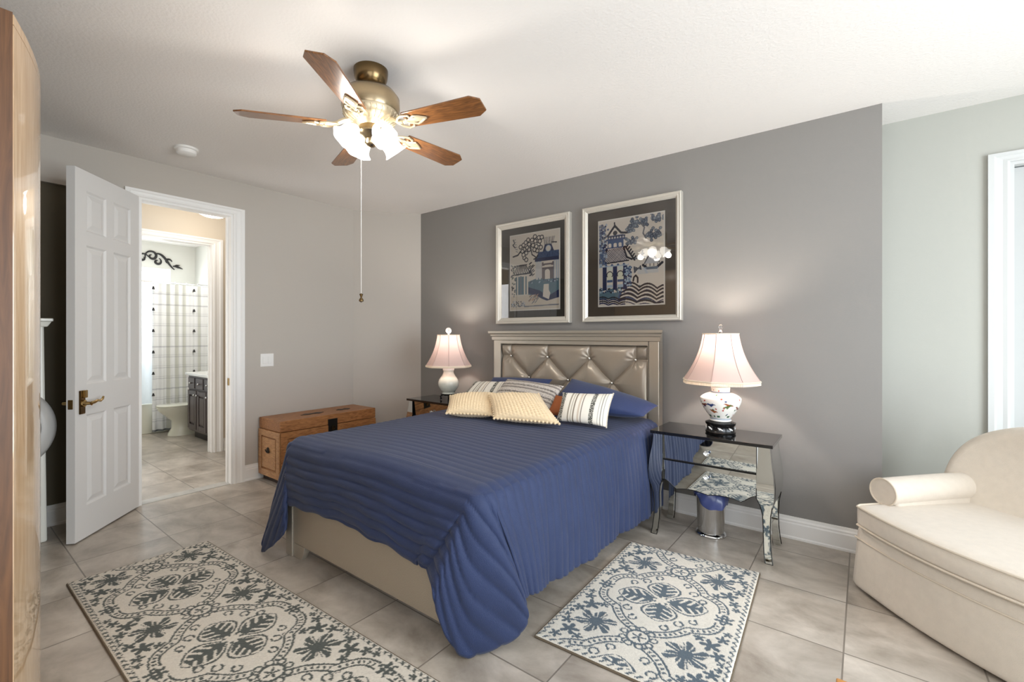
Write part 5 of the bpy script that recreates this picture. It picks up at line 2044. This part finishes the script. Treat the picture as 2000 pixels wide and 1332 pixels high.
# vanity
t = thing('bathroom_vanity', 'grey bathroom vanity with two doors and white top beyond the doorway', 'vanity', (-7.0, 2.22, 0))
g = G(); g.box(0, 0.98, 0.015, 0.52, 0.10, 0.82); build('carcass', g, M['vanity'], t)
g = G(); g.box(0.05, 0.98, 0.07, 0.50, 0.0, 0.10); build('toe_kick', g, M['vanity_dark'], t)
g = G(); g.box(-0.03, 1.0, -0.02, 0.525, 0.82, 0.855); build('countertop', g, M['counter'], t, bevel=0.006)
for x0, x1 in ((0.02, 0.235), (0.29, 0.52), (0.575, 0.79)):
    g = G(); g.box(x0, x1, 0.0, 0.0145, 0.655, 0.79); o = build('drawer', g, M['vanity'], t, bevel=0.004)
    g = G(); g.sphere(((x0 + x1) / 2, -0.014, 0.722), 0.013); build('knob', g, M['chrome'], o, smooth=True)
for x in (0.262, 0.547):
    g = G(); g.box(x - 0.022, x + 0.022, 0.008, 0.0149, 0.655, 0.79)
    build('dark_stile', g, M['vanity_dark'], t)
for k, (x0, x1) in enumerate(((0.015, 0.305), (0.335, 0.625), (0.655, 0.945))):
    g = G()
    g.box(x0, x0 + 0.055, -0.004, 0.0145, 0.13, 0.63); g.box(x1 - 0.055, x1, -0.004, 0.0145, 0.13, 0.63)
    g.box(x0 + 0.055, x1 - 0.055, -0.004, 0.0145, 0.13, 0.19); g.box(x0 + 0.055, x1 - 0.055, -0.004, 0.0145, 0.57, 0.63)
    g.box(x0 + 0.075, x1 - 0.075, 0.0, 0.0145, 0.21, 0.55)
    o = build('cabinet_door', g, M['vanity'], t, bevel=0.004)
    g = G(); g.sphere((x1 - 0.028 if k == 0 else x0 + 0.028, -0.018, 0.575), 0.014); build('knob', g, M['chrome'], o, smooth=True)
g = G(); g.box(0.318, 0.332, 0.004, 0.0148, 0.13, 0.63); build('dark_gap', g, M['vanity_dark'], t)
t = thing('basin', 'white oval basin set on the vanity countertop', 'basin', (-6.45, 2.47, 0.855))
g = G(); g.lathe([(0.17, 0), (0.20, 0.006), (0.215, 0.028), (0.20, 0.028), (0.16, 0.010), (0.0, 0.004)], 36, scale=(1.1, 0.8)); build('bowl', g, M['counter'], t, smooth=True)

# toilet
t = thing('toilet', 'white toilet with closed lid beyond the doorway, beside the vanity', 'toilet', (-7.27, 2.45, 0))


def ell(cx_, cy_, rx, ry_, z, n=40, sq=2.3):
    out = []
    for k in range(n):
        th = 2 * PI * k / n
        c1, s1 = math.cos(th), math.sin(th)
        out.append((cx_ + rx * math.copysign(abs(c1) ** (2 / sq), c1), cy_ + ry_ * math.copysign(abs(s1) ** (2 / sq), s1), z))
    return out


g = G()
g.loft([ell(0, -0.16, 0.125, 0.215, 0.0), ell(0, -0.16, 0.12, 0.21, 0.03), ell(0, -0.15, 0.098, 0.18, 0.10), ell(0, -0.15, 0.098, 0.185, 0.20), ell(0, -0.18, 0.15, 0.235, 0.28), ell(0, -0.21, 0.185, 0.275, 0.35), ell(0, -0.21, 0.188, 0.28, 0.375)])
build('bowl', g, M['toilet'], t, smooth=True, angle=60)
g = G(); g.loft([ell(0, -0.21, 0.19, 0.285, 0.376), ell(0, -0.21, 0.193, 0.288, 0.385), ell(0, -0.21, 0.193, 0.288, 0.395)])
build('seat', g, M['toilet'], t, smooth=True, angle=50)
g = G(); g.loft([ell(0, -0.21, 0.192, 0.287, 0.398), ell(0, -0.21, 0.192, 0.287, 0.410), ell(0, -0.21, 0.16, 0.25, 0.420)])
build('lid', g, M['toilet'], t, smooth=True, angle=50)
g = G(); g.box(-0.20, 0.20, 0.09, 0.28, 0.36, 0.73); tk = build('tank', g, M['toilet'], t, bevel=0.03, bseg=4)
g = G(); g.box(-0.21, 0.21, 0.08, 0.285, 0.732, 0.765); build('tank_lid', g, M['toilet'], t, bevel=0.01, bseg=3)

# tub, curtain, liner, rod, wall scroll
t = thing('bathtub', 'white bathtub behind the shower curtain', 'bathtub', (-7.985, 1.875, 0))
g = G()
g.loft([[(x * sx_, y * sy_, z) for x, y in ((-0.345, -0.87), (0.345, -0.87), (0.345, 0.87), (-0.345, 0.87))] for sx_, sy_, z in ((1, 1, 0), (1, 1, 0.40), (0.99, 0.995, 0.41), (0.80, 0.92, 0.41), (0.74, 0.89, 0.36), (0.60, 0.8, 0.08))])
build('tub', g, M['toilet'], t, bevel=0.012, bseg=3)


def curtain_sheet(y0, y1, z0, z1, amp, waves, x, ny, nz, thickness=0.0):
    return [[(x + amp * math.sin(waves * 2 * PI * i / ny) * (0.6 + 0.4 * (1 - j / nz)), y0 + (y1 - y0) * i / ny, z0 + (z1 - z0) * j / nz) for j in range(nz + 1)] for i in range(ny + 1)]


ny, nz = 150, 220
P = curtain_sheet(1.985, 2.705, 0.03, 2.055, 0.022, 8, -7.575, ny, nz)
g = G(); g.grid(P)
V = np.array(g.v)
col = np.ones((len(V), 4)); col[:, :3] = lin((236, 238, 240))
yy, zz = V[:, 1], V[:, 2]
z_l = np.mod(zz - 0.02, 0.145)
col[(z_l < 0.012), :3] = lin((200, 202, 208))
col[(z_l > 0.030) & (z_l < 0.036), :3] = lin((216, 218, 222))
for a in (2.17, 2.27, 2.36, 2.55):
    mk = np.abs(yy - a) < 0.018
    col[mk, :3] = col[mk, :3] * np.array(lin((222, 222, 214)))
mk = zz < 0.05
col[mk, :3] = lin((120, 124, 128))
cu = build('shower_curtain', g, M['curtain'], None, smooth=True, angle=180, fix=False, attr=col)
tag(cu, 'white plaid shower curtain with dark tassels hanging behind the toilet', 'curtain')
for yv in (1.983, 2.47):
    for k in range(6):
        g = G()
        z = 1.98 - k * 0.29
        g.lathe([(0.0, 0.03), (0.010, 0.022), (0.012, 0.010), (0.018, -0.012), (0.0, -0.014)], 10, (-7.545, yv + 0.006, z))
        build('tassel', g, M['black_iron'], cu, smooth=True)
P = curtain_sheet(1.20, 1.99, 0.415, 2.05, 0.010, 7, -7.605, 90, 4)
g = G(); g.grid(P)
lo = build('shower_liner', g, M['liner'], None, smooth=True, angle=180)
tag(lo, 'pale translucent shower liner hanging left of the plaid curtain', 'shower liner')
t = thing('curtain_rod', 'chrome rod carrying the shower curtain', 'curtain rod', (-7.60, 1.0, 2.075))
g = G(); g.tube([(0, 0, 0), (0, 1.75, 0)], 0.012, 10); build('rod', g, M['chrome'], t, smooth=True)
for k in range(11):
    g = G()
    yk = 0.28 + k * 0.14
    g.tube([(0.02 * math.sin(a), yk, 0.0 - 0.004 + 0.02 * math.cos(a)) for a in np.linspace(0, 2 * PI, 16, endpoint=False)], 0.002, 5, closed=True)
    build('ring', g, M['chrome'], t)

t = thing('wall_scroll', 'black wrought iron scroll ornament above the bathroom window', 'wall decoration', (-8.348, 2.05, 2.48))
g = G()


def spiral(cy_, cz_, r0, r1, a0, a1, n=30):
    return [(0.010, cy_ + (r0 + (r1 - r0) * s) * math.cos(a0 + (a1 - a0) * s), cz_ + (r0 + (r1 - r0) * s) * math.sin(a0 + (a1 - a0) * s)) for s in np.linspace(0, 1, n)]


SCR = [spiral(0.13, 0.05, 0.085, 0.015, 3.6, -4.6), spiral(0.02, 0.01, 0.07, 0.015, 0.3, 7.0), spiral(0.20, -0.025, 0.055, 0.012, 1.2, -5.0),
       [(0.010, y, 0.085 - 0.62 * (y - 0.16) + 0.05 * math.sin((y - 0.16) * 18)) for y in np.linspace(0.16, 0.42, 26)],
       spiral(0.34, -0.01, 0.045, 0.010, 0.0, 5.5)]
SCR += [[(p[0], -0.10 - p[1], p[2]) for p in c_] for c_ in SCR]
for c_ in SCR:
    n = len(c_)
    g.tube(c_, [0.006 + 0.011 * math.sin(PI * k / (n - 1)) for k in range(n)], 8)
for s in (0, 1):
    for y0, z0, y1, z1, w in ((0.40, -0.07, 0.53, -0.105, 0.018), (0.40, -0.08, 0.49, -0.05, 0.014)):
        f_ = (lambda y: y) if s == 0 else (lambda y: -0.10 - y)
        g.tube([(0.014, f_(y0), z0), (0.014, f_((y0 + y1) / 2), (z0 + z1) / 2 + 0.006), (0.014, f_(y1), z1)], [0.006, w, 0.003], 8)
build('scrollwork', g, M['black_iron'], t, smooth=True)
